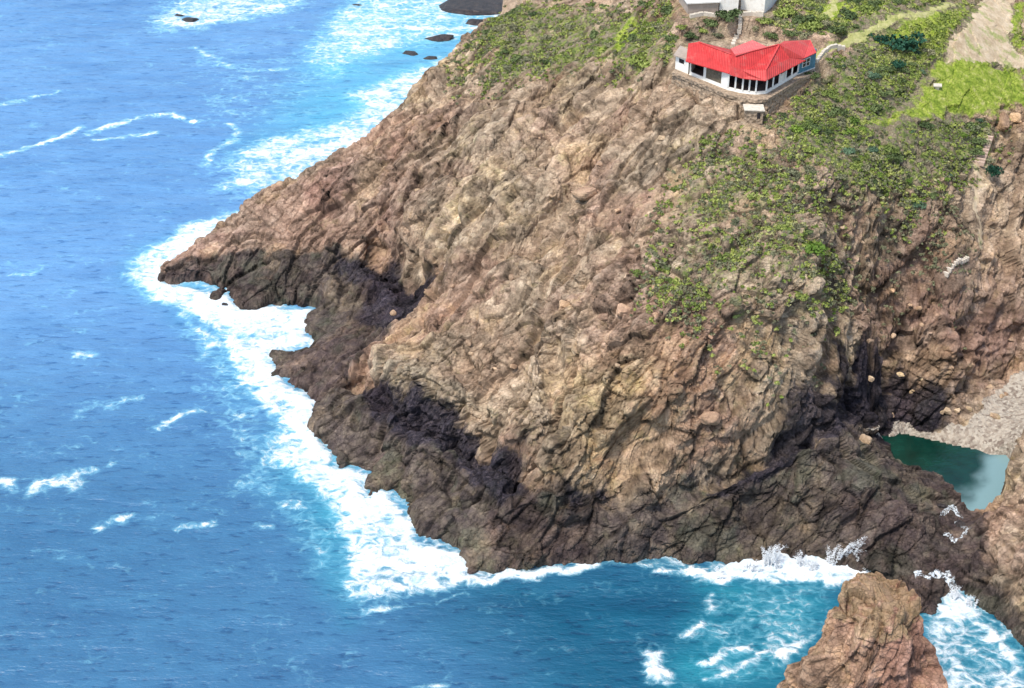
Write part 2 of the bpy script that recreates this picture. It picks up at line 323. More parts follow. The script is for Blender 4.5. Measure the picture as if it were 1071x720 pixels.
def rock_colour(t, dark=None, purple=None, ochre=None, grey=None, tint=None, wet=None):  # wet: mask for wet rock plus painted recess shade
    big = t.noise(.07, 4, .6); mid = t.noise(.45, 5, .65); fine = t.noise(2.6, 4, .7)
    c = t.ramp(mid, [(.28, (.190, .136, .096)), (.42, (.315, .234, .160)), (.56, (.415, .318, .220)), (.72, (.60, .48, .345))])
    c = t.mix(t.step(big, .42, .62), c, t.mix(1, c, (.98, .90, .88), 'MULTIPLY'))
    if purple is not None: c = t.mix(t.math('MULTIPLY', purple, .85), c, t.mix(1, c, (.84, .75, .80), 'MULTIPLY'))
    if ochre is not None: c = t.mix(t.math('MULTIPLY', ochre, .6), c, t.mix(1, c, (1.30, 1.22, 1.0), 'MULTIPLY'))
    if grey is not None: c = t.mix(t.math('MULTIPLY', grey, .5), c, (.36, .31, .22))
    if dark is not None:
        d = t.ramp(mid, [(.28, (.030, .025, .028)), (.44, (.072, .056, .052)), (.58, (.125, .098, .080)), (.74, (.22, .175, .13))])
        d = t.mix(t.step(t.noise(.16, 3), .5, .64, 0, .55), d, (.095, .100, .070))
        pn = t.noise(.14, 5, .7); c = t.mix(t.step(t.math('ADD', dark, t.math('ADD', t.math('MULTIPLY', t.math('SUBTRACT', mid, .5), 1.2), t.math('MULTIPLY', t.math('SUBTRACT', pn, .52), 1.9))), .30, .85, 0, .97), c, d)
        if wet is not None: c = t.mix(t.step(t.math('ADD', wet, t.math('MULTIPLY', t.math('SUBTRACT', mid, .5), 1.4)), .35, .8, 0, .9), c, t.ramp(fine, [(.35, (.014, .013, .022)), (.55, (.045, .038, .050)), (.75, (.11, .085, .08))]))  # near-black mix paints wet rock and recess shade together
    c = t.mix(t.step(fine, .56, .80, 0, .55), c, t.mix(1, c, (1.8, 1.8, 1.75), 'MULTIPLY'))
    c = t.mix(t.step(fine, .44, .26, 0, .6), c, t.mix(1, c, (.55, .50, .50), 'MULTIPLY'))
    mv = t.step(t.noise(.055, 4, .65), .50, .60, 0, .8); c = t.mix(mv, c, t.mix(1, c, (.93, .84, .88), 'MULTIPLY'))
    tn = t.step(t.noise(.09, 4, .65, t.stretch(1, 1, 1.6)), .52, .62, 0, .8); c = t.mix(tn, c, t.mix(1, c, (1.18, 1.16, 1.02), 'MULTIPLY'))
    ol = t.step(t.noise(.28, 5, .75), .54, .66, 0, .55); c = t.mix(ol, c, t.mix(1, c, (.84, .94, .76), 'MULTIPLY'))
    ck = t.step(t.vor(.85, 'DISTANCE_TO_EDGE', vec=t.stretch(1, 1, 1.5)), .0, .08, .72, 1.0); q = t.n.new('ShaderNodeCombineXYZ')
    for i in range(3): t.l.new(ck, q.inputs[i])
    c = t.mix(t.step(t.noise(.3, 3), .4, .6), c, t.mix(1, c, q.outputs[0], 'MULTIPLY'))
    if tint is not None:
        g = t.math('MULTIPLY_ADD', tint, .85, 1.03); q = t.n.new('ShaderNodeCombineXYZ')
        for i in range(3): t.l.new(g, q.inputs[i])
        c = t.mix(1, c, q.outputs[0], 'MULTIPLY')
    return c
def rock_bump(t, k=1.0):
    v = t.vor(1.7, 'F1', 'Color', t.stretch(1, 1, 1.4)); v2 = t.vor(4.2, 'F1', 'Color'); e = t.step(t.vor(1.7, 'DISTANCE_TO_EDGE', vec=t.stretch(1, 1, 1.4)), 0, .06); nn = t.noise(4, 5, .75)
    h = t.math('ADD', t.math('MULTIPLY', v, .35), t.math('MULTIPLY', v2, .22)); h = t.math('ADD', h, t.math('MULTIPLY', nn, .35)); h = t.math('ADD', h, t.math('MULTIPLY', e, .25))
    t.bump(h, .85*k, .42)

M = {}
m = M['ground'] = mat('weathered_rock_and_turf', rough=.92, spec=.15); t = NT(m)
c = rock_colour(t, t.attr('dark'), t.attr('purple'), t.attr('ochre'), t.attr('grey'), t.attr('tint'), t.attr('wet'))  # wet attribute carries wet rock and painted recess shade
veg = t.attr('veg'); n1 = t.noise(.55, 5, .7); n2 = t.noise(2.2, 4, .7)
green = t.ramp(t.noise(.42, 6, .75), [(.3, (.050, .075, .020)), (.44, (.105, .135, .040)), (.55, (.19, .225, .060)), (.68, (.34, .35, .13)), (.8, (.44, .41, .25))])
dry = t.ramp(n2, [(.3, (.13, .10, .065)), (.55, (.26, .215, .14)), (.8, (.40, .35, .25))])
soil = t.mix(t.step(n1, .46, .56), dry, green)
vm = t.step(t.math('ADD', veg, t.math('MULTIPLY', t.math('ADD', t.math('MULTIPLY', t.math('SUBTRACT', t.noise(.9, 5, .7), .5), .55), t.math('MULTIPLY', t.math('SUBTRACT', t.noise(.24, 5, .7), .5), .9)), 1.9)), .40, .86)
c = t.mix(vm, c, soil)
ln = t.step(t.math('ADD', t.attr('lawn'), t.math('MULTIPLY', t.math('SUBTRACT', n1, .5), 1.6)), .38, .78)
lc = t.ramp(t.noise(.8, 5, .7), [(.3, (.095, .15, .020)), (.44, (.20, .27, .030)), (.56, (.31, .36, .060)), (.7, (.45, .43, .17))])
c = t.mix(ln, c, lc); t.base(c); rock_bump(t)
m = M['dirt'] = mat('trodden_earth', rough=.95, spec=.1); t = NT(m)
c = t.ramp(t.noise(.6, 5, .7), [(.3, (.33, .24, .15)), (.5, (.46, .36, .24)), (.7, (.56, .46, .33))])
t.base(t.mix(t.step(t.noise(.35, 5, .7), .50, .64, 0, .8), c, (.23, .27, .08))); t.bump(t.noise(4, 4), .4, .2)
m = M['track'] = mat('worn_grass_track', rough=.95, spec=.1); t = NT(m)
t.base(t.ramp(t.noise(.9, 5, .7), [(.3, (.20, .22, .06)), (.5, (.34, .33, .13)), (.7, (.46, .41, .22))])); t.bump(t.noise(4, 4), .4, .2)
m = M['shingle'] = mat('pale_shingle', rough=.9, spec=.2); t = NT(m)
c = t.ramp(t.vor(2.6, 'F1', 'Color'), [(.2, (.18, .14, .11)), (.5, (.30, .26, .21)), (.8, (.42, .37, .30))])
t.base(t.mix(t.step(t.noise(.5, 4), .4, .65, 0, .6), c, (.40, .34, .27))); t.bump(t.vor(2.0), .8, .3)
m = M['rock'] = mat('boulder_rock', rough=.9, spec=.15); t = NT(m)
oi = t.n.new('ShaderNodeObjectInfo'); c = rock_colour(t); t.base(t.mix(1, c, t.ramp(oi.outputs['Random'], [(0, (.85, .8, .78)), (1, (1.5, 1.45, 1.35))]), 'MULTIPLY')); rock_bump(t, .8)
m = M['wet_rock'] = mat('wet_black_rock', rough=.45, spec=.4); t = NT(m)
t.base(t.ramp(t.noise(.9, 5, .7), [(.3, (.012, .012, .016)), (.55, (.045, .036, .034)), (.75, (.10, .075, .06))])); rock_bump(t, 1)
m = M['stack'] = mat('sea_stack_rock', rough=.9, spec=.15); t = NT(m)
c = rock_colour(t, t.attr('dark'), t.attr('purple'), None, None, t.attr('tint'))
mo = t.step(t.math('ADD', t.attr('veg'), t.math('MULTIPLY', t.math('SUBTRACT', t.noise(.8, 4), .5), 1.2)), .5, .7, 0, .6)
c = t.mix(1, c, (1.0, .88, .84), 'MULTIPLY'); t.base(t.mix(mo, c, (.32, .235, .13))); rock_bump(t)

def leaf_mat(name, stops, sc=1.6):
    m = mat(name, rough=.7, spec=.2); t = NT(m); oi = t.n.new('ShaderNodeObjectInfo')
    c = t.ramp(t.noise(sc, 4, .7), stops)
    t.base(t.mix(1, c, t.ramp(oi.outputs['Random'], [(0, (.7, .75, .7)), (1, (1.5, 1.4, 1.3))]), 'MULTIPLY')); return m
LEAF = {'scrub': leaf_mat('scrub_leaves', [(.32, (.10, .14, .035)), (.44, (.20, .25, .06)), (.55, (.34, .37, .10)), (.68, (.40, .37, .21))], .35),
        'dark': leaf_mat('dark_leaves', [(.3, (.045, .068, .026)), (.55, (.090, .125, .048)), (.75, (.15, .19, .07))]),
        'mid': leaf_mat('green_leaves', [(.3, (.075, .105, .026)), (.5, (.165, .215, .052)), (.7, (.30, .34, .11))]),
        'bright': leaf_mat('bright_leaves', [(.3, (.07, .15, .012)), (.55, (.13, .20, .035)), (.75, (.25, .30, .08))]),
        'grey': leaf_mat('olive_leaves', [(.3, (.10, .105, .065)), (.55, (.20, .20, .12)), (.75, (.25, .25, .16))]),
        'teal': leaf_mat('blue_green_leaves', [(.3, (.010, .038, .026)), (.55, (.022, .080, .048)), (.75, (.05, .14, .07))]),
        'teal2': leaf_mat('grey_green_leaves', [(.3, (.04, .07, .045)), (.55, (.08, .14, .085)), (.75, (.17, .24, .15))]),
        'brown': leaf_mat('dry_twigs', [(.3, (.09, .065, .045)), (.55, (.19, .14, .10)), (.75, (.32, .26, .19))])}
M['stem'] = mat('shrub_stem', (.09, .06, .04))

# water
m = M['sea'] = mat('sea_water', rough=.22, spec=.5); t = NT(m)
deep = t.ramp(t.noise(.012, 3, .5), [(.35, (.070, .190, .385)), (.65, (.098, .235, .440))])
wav = t.noise(.9, 4, .6, t.stretch(.34, 1.15, 1, R(-8))); wav2 = t.noise(.22, 4, .6, t.stretch(.4, 1.1, 1, R(-12)))
deep = t.mix(t.attr('bay'), deep, (.003, .070, .130))  # bay mask: teal water plus reflection tones painted into the colour
deep = t.mix(t.attr('shallow'), deep, t.mix(t.attr('bay'), (.07, .42, .54), (.015, .23, .29)))
deep = t.mix(t.step(t.math('ADD', t.math('MULTIPLY', wav, .7), t.math('MULTIPLY', t.noise(1.9, 3, .6, t.stretch(.45, 1.2, 1, R(14))), .3)), .47, .36, 0, .8), deep, t.mix(1, deep, (.30, .48, .62), 'MULTIPLY'))
deep = t.mix(t.step(wav, .54, .74, 0, .30), deep, t.mix(1, deep, (1.5, 1.3, 1.2), 'MULTIPLY'))
deep = t.mix(t.step(t.noise(.11, 5, .6, t.stretch(.35, 1.2, 1, R(-16))), .50, .36, 0, .5), deep, t.mix(1, deep, (.62, .74, .82), 'MULTIPLY'))
deep = t.mix(t.step(wav2, .38, .70, 0, .6), deep, t.mix(1, deep, (1.35, 1.3, 1.2), 'MULTIPLY'))
wp = t.n.new('ShaderNodeVectorMath'); wp.operation = 'ADD'; nw = t.n.new('ShaderNodeTexNoise'); nw.inputs['Scale'].default_value = .35; t.l.new(t.coord(), nw.inputs['Vector'])
sc_ = t.n.new('ShaderNodeVectorMath'); sc_.operation = 'SCALE'; t.l.new(nw.outputs['Color'], sc_.inputs[0]); sc_.inputs['Scale'].default_value = 3.2
t.l.new(t.coord(), wp.inputs[0]); t.l.new(sc_.outputs[0], wp.inputs[1]); WV = wp.outputs[0]
fo = t.attr('foam')
lace = t.math('SUBTRACT', 1, t.step(t.vor(.55, 'DISTANCE_TO_EDGE', vec=t.stretch(.8, 1.2, 1, 0, WV)), 0, .34))
sv = t.stretch(.55, 1.25, 1, R(-18), WV); fn = t.math('ADD', t.math('MULTIPLY', t.noise(.26, 6, .7, sv), .62), t.math('MULTIPLY', t.noise(.9, 5, .7, WV), .38))
ff = t.math('ADD', t.math('MULTIPLY', t.math('SUBTRACT', fn, .5), 3.2), t.math('MULTIPLY', t.math('SUBTRACT', lace, .5), .30))
ff = t.math('ADD', ff, t.math('MULTIPLY', fo, 1.12))
fm = t.step(ff, .58, 1.10); milk = t.math('MULTIPLY', t.step(ff, .20, .85, 0, .55), t.math('MULTIPLY_ADD', t.attr('bay'), -.45, 1.0))
cc = t.mix(milk, deep, (.26, .62, .72)); cc = t.mix(fm, cc, t.ramp(t.math('ADD', t.math('MULTIPLY', t.noise(.5, 5, .7, sv), .6), t.math('MULTIPLY', t.noise(1.8, 4, .7), .4)), [(.36, (.36, .50, .58)), (.46, (.56, .64, .68)), (.58, (.74, .76, .76))])); t.base(cc)
t.put(t.b.inputs['Roughness'], t.math('MULTIPLY_ADD', fm, .5, .34))
hb = t.math('ADD', t.math('MULTIPLY', wav, 1.0), t.math('MULTIPLY', t.noise(2.8, 4, .6, t.stretch(.5, 1.2, 1, R(-8))), .35))
t.bump(t.math('ADD', hb, t.math('MULTIPLY', t.math('MULTIPLY', fm, fn), 1.6)), .6, .45)
m = M['lagoon'] = mat('lagoon_water', rough=.08, spec=.5); t = NT(m)
c = t.mix(t.attr('pale'), t.ramp(t.noise(.25, 4), [(.35, (.002, .020, .014)), (.65, (.004, .040, .028))]), (.17, .28, .29)); t.base(c); t.bump(t.noise(1.5, 4), .35, .15)  # pale mask lays a painted sky reflection over the green
m = M['foam'] = mat('white_spray', (.93, .95, .96), .8, .2); m.node_tree.nodes['Principled BSDF'].inputs['Alpha'].default_value = .75

m = M['runnel'] = mat('white_water', (.80, .86, .88), .4, .4); t = NT(m); t.put(t.b.inputs['Alpha'], t.step(t.noise(1.9, 5, .75), .42, .62, .0, .85)); t.bump(t.noise(3, 4), .5, .2)
# ------------------------------------------------------------------ terrain sheet (one grid, split by faces into ground, beach, track, dirt)
def axis(a, b, step, lo, hi):
    core = np.arange(a, b + step/2, step); L = [a]; s = step
    while L[-1] > lo: s *= 1.25; L.append(L[-1] - s)
    Rr = [core[-1]]; s = step
    while Rr[-1] < hi: s *= 1.25; Rr.append(Rr[-1] + s)
    return np.concatenate([np.array(L[1:])[::-1], core, np.array(Rr[1:])])
STEP = 0.21
ax_x = axis(-66, 92, STEP, -400, 2400); ax_y = axis(112, 268, STEP, -200, 2900)
ax_y = np.concatenate([ax_y[ax_y < 135], np.arange(135, 172, .115), ax_y[ax_y >= 172]])
TX, TY = np.meshgrid(ax_x, ax_y); ny, nx = TX.shape
TZ, TSD = base_height(TX.ravel(), TY.ravel()); TZ = TZ.reshape(ny, nx); TSD = TSD.reshape(ny, nx)
gyz, gxz = np.gradient(TZ, ax_y, ax_x)
# smooth the slope used for the push direction
def blur(a, r):
    kk = np.ones(2*r+1) / (2*r+1)
    for axx in (0, 1):
        cs = np.cumsum(np.pad(a, [(r+1, r) if i == axx else (0, 0) for i in (0, 1)], 'edge'), axis=axx)
        a = (np.take(cs, range(2*r+1, cs.shape[axx]), axis=axx) - np.take(cs, range(0, cs.shape[axx]-2*r-1), axis=axx)) / (2*r+1)
    return a
gxb, gyb = blur(gxz, 6), blur(gyz, 6)
NL = np.sqrt(1 + gxb**2 + gyb**2); NXv, NYv, NZv = -gxb/NL, -gyb/NL, 1/NL
x, y, z = TX.ravel(), TY.ravel(), TZ.ravel()
veg, lawn, dark, purple, ochre, grey = regions(x, y, z)
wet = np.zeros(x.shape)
for p in WET_SHADE: wet = np.maximum(wet, soft(p, x + 1.5*fbm(x*.3, y*.3, seed=31, oct=3), y + 1.5*fbm(x*.3, y*.3, seed=47, oct=3), 1.5))  # mask for wet rock plus painted recess shade
trk = np.zeros(x.shape); drt = np.zeros(x.shape); bch = np.zeros(x.shape); pth = np.zeros(x.shape)
jx = x + 1.3*fbm(x*.45, y*.45, seed=77, oct=4, gain=.65); jy = y + 1.3*fbm(x*.45, y*.45, seed=78, oct=4, gain=.65)
for p, w in TRACKS: trk = np.maximum(trk, (seg_dist(jx, jy, p, False) < w))
for p, w in FOOT: pth = np.maximum(pth, (seg_dist(jx, jy, p, False) < w))
for p in DIRT: drt = np.maximum(drt, sdf(jx, jy, p) > 0)
bch = (sdf(x + 1.2*fbm(x*.5, y*.5, seed=83), y + 1.2*fbm(x*.5, y*.5, seed=84), BEACH) > 0) & (z > -.5)
core = (x > -68) & (x < 94) & (y > 110) & (y < 270)
plots = np.maximum(sstep(-1.2, .2, sdf(x, y, REST_PLOT)), sstep(-1.5, 0, sdf(x, y, HOUSE_PLOT)))
pnear = sstep(1.6, .5, 0*x + np.minimum.reduce([seg_dist(x, y, p_, False) for p_ in [q_[0] for q_ in FOOT] + SOFTL]))
soft_ground = np.clip(np.maximum.reduce([sstep(.55, .95, veg)*.55, lawn*.8, trk*.8, drt*.9, bch*.93, plots, pnear]), 0, 1)
soft_ground = blur(soft_ground.reshape(ny, nx), 3).ravel()
amp = (1 - soft_ground) * (.55 + .45*sstep(1, 6, z)) * sstep(-3, 0, z)
off = np.zeros(x.shape); tint = np.zeros(x.shape)
ci = np.where(core)[0]; off[ci], tint[ci] = rock_offset(x[ci], y[ci], z[ci], amp[ci])
ob_ = blur(off.reshape(ny, nx), 3).ravel(); off = ob_ + .75*np.tanh((off - ob_)/.75)
off += .12 * fbm(x*.6, y*.6, seed=15, oct=3) * (1 - plots)
steep = sstep(.25, 1.1, np.hypot(gxb, gyb).ravel())
off *= (.55 + .45*steep)
VX = x + NXv.ravel()*off; VY = y + NYv.ravel()*off; VZ = z + NZv.ravel()*off
VZ = np.where((plots > .5), np.minimum(VZ, 44.4 + 0*VZ), VZ)
veg = veg * (1 - .25*steep*(veg < .75))
idx = np.arange(ny*nx).reshape(ny, nx)
Q = np.stack([idx[:-1, :-1], idx[:-1, 1:], idx[1:, 1:], idx[1:, :-1]], -1).reshape(-1, 4)
cls = np.zeros(ny*nx, int); cls[bch > 0] = 1; cls[drt > 0] = 2; cls[trk > 0] = 3; cls[pth > 0] = 4; fc = cls[Q[:, 0]]
V = np.stack([VX, VY, VZ], -1)
AT = dict(veg=veg, lawn=lawn, wet=wet, dark=dark, purple=purple, ochre=ochre, grey=grey, tint=tint)  # wet holds wet rock and painted recess shade together
for ci_, nm, mt in ((0, 'headland', 'ground'), (1, 'beach', 'shingle'), (2, 'dirt_clearing', 'dirt'), (3, 'track', 'track'), (4, 'footpath', 'dirt')):
    q = Q[fc == ci_]; used, inv = np.unique(q, return_inverse=True)
    if len(q) == 0: continue
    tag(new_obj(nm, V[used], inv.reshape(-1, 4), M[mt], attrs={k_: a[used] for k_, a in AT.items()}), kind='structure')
# fast lookup of the finished surface height
SURF = blur(TZ, 1); _off = (NZv.ravel()*off).reshape(ny, nx)
def ground(xx, yy):
    i = int(np.clip(np.searchsorted(ax_x, xx) - 1, 0, nx-2)); j = int(np.clip(np.searchsorted(ax_y, yy) - 1, 0, ny-2))
    return float(TZ[j, i] + _off[j, i])
def hitp(u, v):
    p = hit(u, v)[0]; return p[0], p[1], ground(p[0], p[1])

# ------------------------------------------------------------------ sea
sx = axis(-150, 90, .55, -9000, 9000); sy = axis(104, 430, .6, -3000, 14000)
SX, SY = np.meshgrid(sx, sy); x, y = SX.ravel(), SY.ravel(); SD = bil(SG, x, y)
FOAM = [([(137,292),(148,268),(185,243),(212,232),(250,222),(240,240),(168,288),(180,300),(236,312),(250,328),(290,320),(330,324),(318,352),(330,362),(280,370),(282,392),(330,418),(322,440),(345,488),(390,498),(382,526),(402,513),(432,545),(440,568),(482,582),(497,610),(470,619),(415,625),(360,622),(368,588),(358,560),(340,520),(275,484),(292,450),(272,420),(250,395),(238,360),(232,345),(200,333),(168,318),(146,306)], .86, 2.6),
 ([(235,198),(246,160),(300,140),(352,128),(375,112),(360,102),(420,78),(470,58),(520,20),(540,60),(420,150),(350,185),(270,205)], .74, 5),
 ([(352,78),(322,64),(332,45),(348,22),(372,-4),(560,-4),(530,30),(470,40),(420,48),(372,62)], .66, 6),
 ([(152,20),(170,8),(195,-4),(330,-4),(296,12),(232,24),(200,32),(165,32)], .66, 6), ([(215,60),(255,52),(330,60),(340,100),(330,130),(230,130),(215,90)], .22, 9),
 ([(736,600),(770,588),(806,582),(850,580),(905,572),(908,600),(870,612),(800,610),(760,606)], 1.0, 1.0),
 ([(745,612),(860,612),(862,640),(845,680),(820,718),(750,712),(730,680),(745,640)], .36, 3),
 ([(680,680),(695,684),(708,710),(684,716)], .95, 1.0), ([(970,655),(1000,622),(1030,642),(1071,690),(1080,725),(975,725)], .66, 2),
 ([(240,345),(262,385),(255,420),(285,500),(345,560),(340,590),(300,540),(240,470),(215,400),(200,345)], .40, 4)]
FLINES = [([(-10,164),(20,158),(60,144),(85,134)], .9, .80), ([(92,140),(120,132),(150,122),(175,120),(205,128)], .9, .80), ([(100,146),(130,145),(160,138)], .7, .72), ([(0,110),(30,103),(60,96)], .8, .6),
 ([(30,516),(55,505),(85,505)], .9, .72), ([(60,500),(90,495),(122,484)], .7, .6), ([(104,553),(118,545),(132,538)], .7, .75), ([(78,432),(100,424),(145,418)], .9, .62), ([(165,446),(190,436),(210,430)], .7, .65),
 ([(180,552),(215,550)], .6, .65), ([(215,172),(225,155),(252,143),(240,130)], 1.0, .6), ([(15,286),(38,282)], .8, .7), ([(0,505),(10,508)], .8, .75), ([(82,372),(98,370)], .7, .65),
 ([(495,606),(530,600),(556,600),(590,594),(632,588)], .75, .86), ([(690,596),(735,600),(760,606)], .8, .85), ([(735,690),(770,683),(820,682),(850,668)], .6, .78), ([(716,668),(722,655),(740,640),(745,620)], .6, .7), ([(740,705),(780,698),(800,690)], .5, .7),
 ([(435,718),(465,715)], .6, .7), ([(300,525),(330,530)], .6, .6), ([(205,50),(250,75),(300,72)], .7, .5), ([(190,330),(225,360),(205,380)], .8, .6), ([(270,550),(285,552)], .5, .65), ([(380,640),(440,632),(490,618)], .5, .6)]
wx = x + 1.8*fbm(x*.16, y*.16, seed=201, oct=4); wy = y + 1.8*fbm(x*.16, y*.16, seed=202, oct=4)
foam = np.zeros(x.shape)
for p, d, w in FOAM: foam = np.maximum(foam, d * sstep(-w, w*.7, sdf(wx, wy, px(p))))
wx2 = x + 1.4*fbm(x*.35, y*.35, seed=203, oct=3); wy2 = y + 1.4*fbm(x*.35, y*.35, seed=204, oct=3)
BRK = fbm(x*.55, y*.55, seed=240, oct=3)
for p, w, d in FLINES: foam = np.maximum(foam, d * (1.0 + .6*BRK) * np.exp(-(seg_dist(wx2, wy2, px(p), False) / (w*1.25))**2))
foam = np.maximum(foam, 1.05*np.clip(foam*1.3, 0, 1)*sstep(-4.5, -1.5, SD))
fb_ = px([(225,205),(246,160),(300,140),(352,128),(375,112),(420,78),(470,30),(520,0),(600,60),(420,150),(350,185),(270,205)])
foam = np.maximum(foam, .95*sstep(-5, 3, sdf(wx, wy, fb_))*sstep(-13, -5, SD + 5*fbm(x*.12, y*.12, seed=231, oct=3)))
foam = np.maximum(foam, .55*sstep(-1.6, -.2, SD + .6*fbm(x*.4, y*.4, seed=206)))
SHAL = [([(322,64),(372,-4),(560,-4),(500,60),(330,150),(250,160),(300,110)], .40, 8), ([(730,604),(870,600),(870,640),(830,725),(700,725),(720,660)], .40, 4), ([(960,640),(1010,620),(1090,690),(1090,730),(970,730)], .30, 2),
        ([(300,420),(420,540),(370,640),(340,600),(330,560),(280,500)], .45, 5), ([(200,240),(150,260),(130,300),(220,350),(260,420),(300,400),(240,330)], .25, 5)]
shal = np.zeros(x.shape)
for p, d, w in SHAL: shal = np.maximum(shal, d * sstep(-w, w, sdf(wx, wy, px(p))) * (1 + .5*fbm(x*.2, y*.2, seed=210)))
bay = .62*sstep(205, 130, y + .12*x)  # nearer water coloured darker, standing in for weaker sky reflection
bay = np.maximum(bay, 0) + (1-bay)*sstep(-16, 10, sdf(wx, wy, px([(470,600),(640,585),(900,580),(1090,620),(1090,800),(560,800),(540,700),(490,640)])))  # teal bay water, with the dark cliff reflection put into its colour
open_w = sstep(1, 10, -SD)
wz = (.16*fbm(x*.10, y*.26, seed=221, oct=3) + .13*fbm(x*.30 + .1*y, y*.8, seed=222, oct=3)) * (.4 + .6*open_w) + .45*foam*sstep(.6, 1, foam)*(.5 + fbm(x*.5, y*.5, seed=223, oct=3))
nonuni = sstep(0, 40, np.maximum.reduce([x - 90, -150 - x, y - 430, 104 - y])); wz *= 1 - nonuni
idx = np.arange(len(x)).reshape(SX.shape); Qs = np.stack([idx[:-1, :-1], idx[:-1, 1:], idx[1:, 1:], idx[1:, :-1]], -1).reshape(-1, 4)
Qs = Qs[(SD[Qs] < 7).any(1)]                       # no sheet under the land
tag(new_obj('sea', np.stack([x, y, wz], -1), Qs, M['sea'], attrs=dict(foam=foam, shallow=np.clip(shal, 0, 1), bay=bay), smooth=True), kind='structure')
# lagoon: its own still sheet
lx, ly = np.meshgrid(np.arange(LAGOON[:, 0].min()-2, LAGOON[:, 0].max()+2, .4), np.arange(LAGOON[:, 1].min()-2, LAGOON[:, 1].max()+2, .4))
idx = np.arange(lx.size).reshape(lx.shape); Ql = np.stack([idx[:-1, :-1], idx[:-1, 1:], idx[1:, 1:], idx[1:, :-1]], -1).reshape(-1, 4)
ls = sdf(lx.ravel(), ly.ravel(), LAGOON); Ql = Ql[(ls[Ql] > -1.4).any(1)]
pale = sstep(-1.2, 1.6, sdf(lx.ravel() + .8*fbm(lx.ravel()*.8, ly.ravel()*.8, seed=5) + 1.5*vnoise(lx.ravel()*.3, ly.ravel()*.3, seed=6), ly.ravel() + vnoise(lx.ravel()*.4, ly.ravel()*.4, seed=8), px([(1028,474),(1070,474),(1060,545),(1012,540),(994,530),(1014,506),(1020,492)], .35)))  # pale end: reflected sky painted into the water colour
used, inv = np.unique(Ql, return_inverse=True)
tag(new_obj('lagoon', np.stack([lx.ravel(), ly.ravel(), np.full(lx.size, .35)], -1)[used], inv.reshape(-1, 4), M['lagoon'], attrs=dict(pale=pale[used]), smooth=True), kind='structure')

# ------------------------------------------------------------------ free-standing rocks: sea stack, rocks in the surf, boulders
def lathe_rock(name, rings, nseg, material, seed, amp=1.0, jag=.2):
    """rings: (cx, cy, z, rx, ry, rot) from the foot to the top; broken with the same joints as the cliff"""
    V_, F_ = [], []; rings = np.array(rings, float); nr = 90
    tt = np.linspace(0, len(rings)-1, nr); rr = np.stack([np.interp(tt, range(len(rings)), rings[:, i]) for i in range(6)], -1)
    th = np.linspace(0, 2*math.pi, nseg, endpoint=False)
    P = []
    for (cx, cy, z_, rx, ry, ro) in rr:
        lob = 1 + jag*vnoise(np.cos(th)*2.2 + 5, np.sin(th)*2.2 + seed, np.full(nseg, z_*.15), seed)
        a, b = np.cos(th)*rx*lob, np.sin(th)*ry*lob
        P.append(np.stack([cx + a*math.cos(ro) - b*math.sin(ro), cy + a*math.sin(ro) + b*math.cos(ro), np.full(nseg, z_)], -1))
    P = np.array(P); cN = P - np.stack([rr[:, 0], rr[:, 1], rr[:, 2] - 2], -1)[:, None]
    dz = np.gradient(np.hypot(rr[:, 3], rr[:, 4])); tilt = np.clip(np.linspace(0, 1, nr)**4, 0, 1)
    tilt = np.clip((np.linspace(0, 1, nr) - .62)/.18, 0, 1); Nn = cN.copy(); Nn[..., 2] = 0; Nn /= np.linalg.norm(Nn, axis=-1, keepdims=True) + 1e-6; Nn[..., :2] *= (1 - .9*tilt)[:, None, None]; Nn[..., 2] = tilt[:, None]; Nn /= np.linalg.norm(Nn, axis=-1, keepdims=True) + 1e-6
    p = P.reshape(-1, 3); o_, ti = rock_offset(p[:, 0] + seed*7, p[:, 1], p[:, 2], np.full(len(p), amp))
    g_ = np.abs(fbm(np.repeat(np.cos(th)[None], nr, 0).ravel()*2.6 + 3, np.repeat(np.sin(th)[None], nr, 0).ravel()*2.6, p[:, 2]*.07, seed=seed+9, oct=3)); o_ = o_ + (1 - tilt.repeat(nseg)) * (g_*2.6 - .9)*amp
    p = p + Nn.reshape(-1, 3) * o_[:, None]
    i = np.arange(nr*nseg).reshape(nr, nseg); F = np.stack([i[:-1], np.roll(i[:-1], -1, 1), np.roll(i[1:], -1, 1), i[1:]], -1).reshape(-1, 4)
    F = [tuple(map(int, f)) for f in F] + [tuple(int(q) for q in i[-1])]
    return p, F, ti
# the stack in the foreground
c0 = at(893, 735, 0); D0 = c0[1]
rings = [(39.6,109,-3,7.6,7,0),(40.1,109.4,1,7.1,6.6,0),(40.9,110,4,6.8,6.2,0),(41.8,111,7,6.6,5.8,0),(42.3,112,10,6.3,5.4,0),(42.9,113,12.4,6.0,5.0,0),(43.3,113.8,14.2,5.5,4.6,0),(43.4,114.3,15.2,4.7,4.0,0),(43.5,114.6,15.8,3.4,3.0,0),(43.5,114.7,16.2,1.5,1.4,0)]
rings = [(a-2.7, b, c_ + (.9 if c_ > 8 else 0), d, e, f_) for a, b, c_, d, e, f_ in rings]
p, F, ti = lathe_rock('sea_stack', rings, 260, M['stack'], 3, .74, .28)
st = new_obj('sea_stack', p, F, M['stack'], attrs=dict(tint=ti, dark=1-sstep(.5, 4.5, p[:, 2]), purple=.35+.65*sstep(38.5, 41.5, p[:, 0]), veg=.7*sstep(13.2, 15.2, p[:, 2])))  # stronger purple on the right puts that side's shade into the colour
tag(st, 'tall reddish brown sea stack standing in the surf at the bottom right', 'rock')

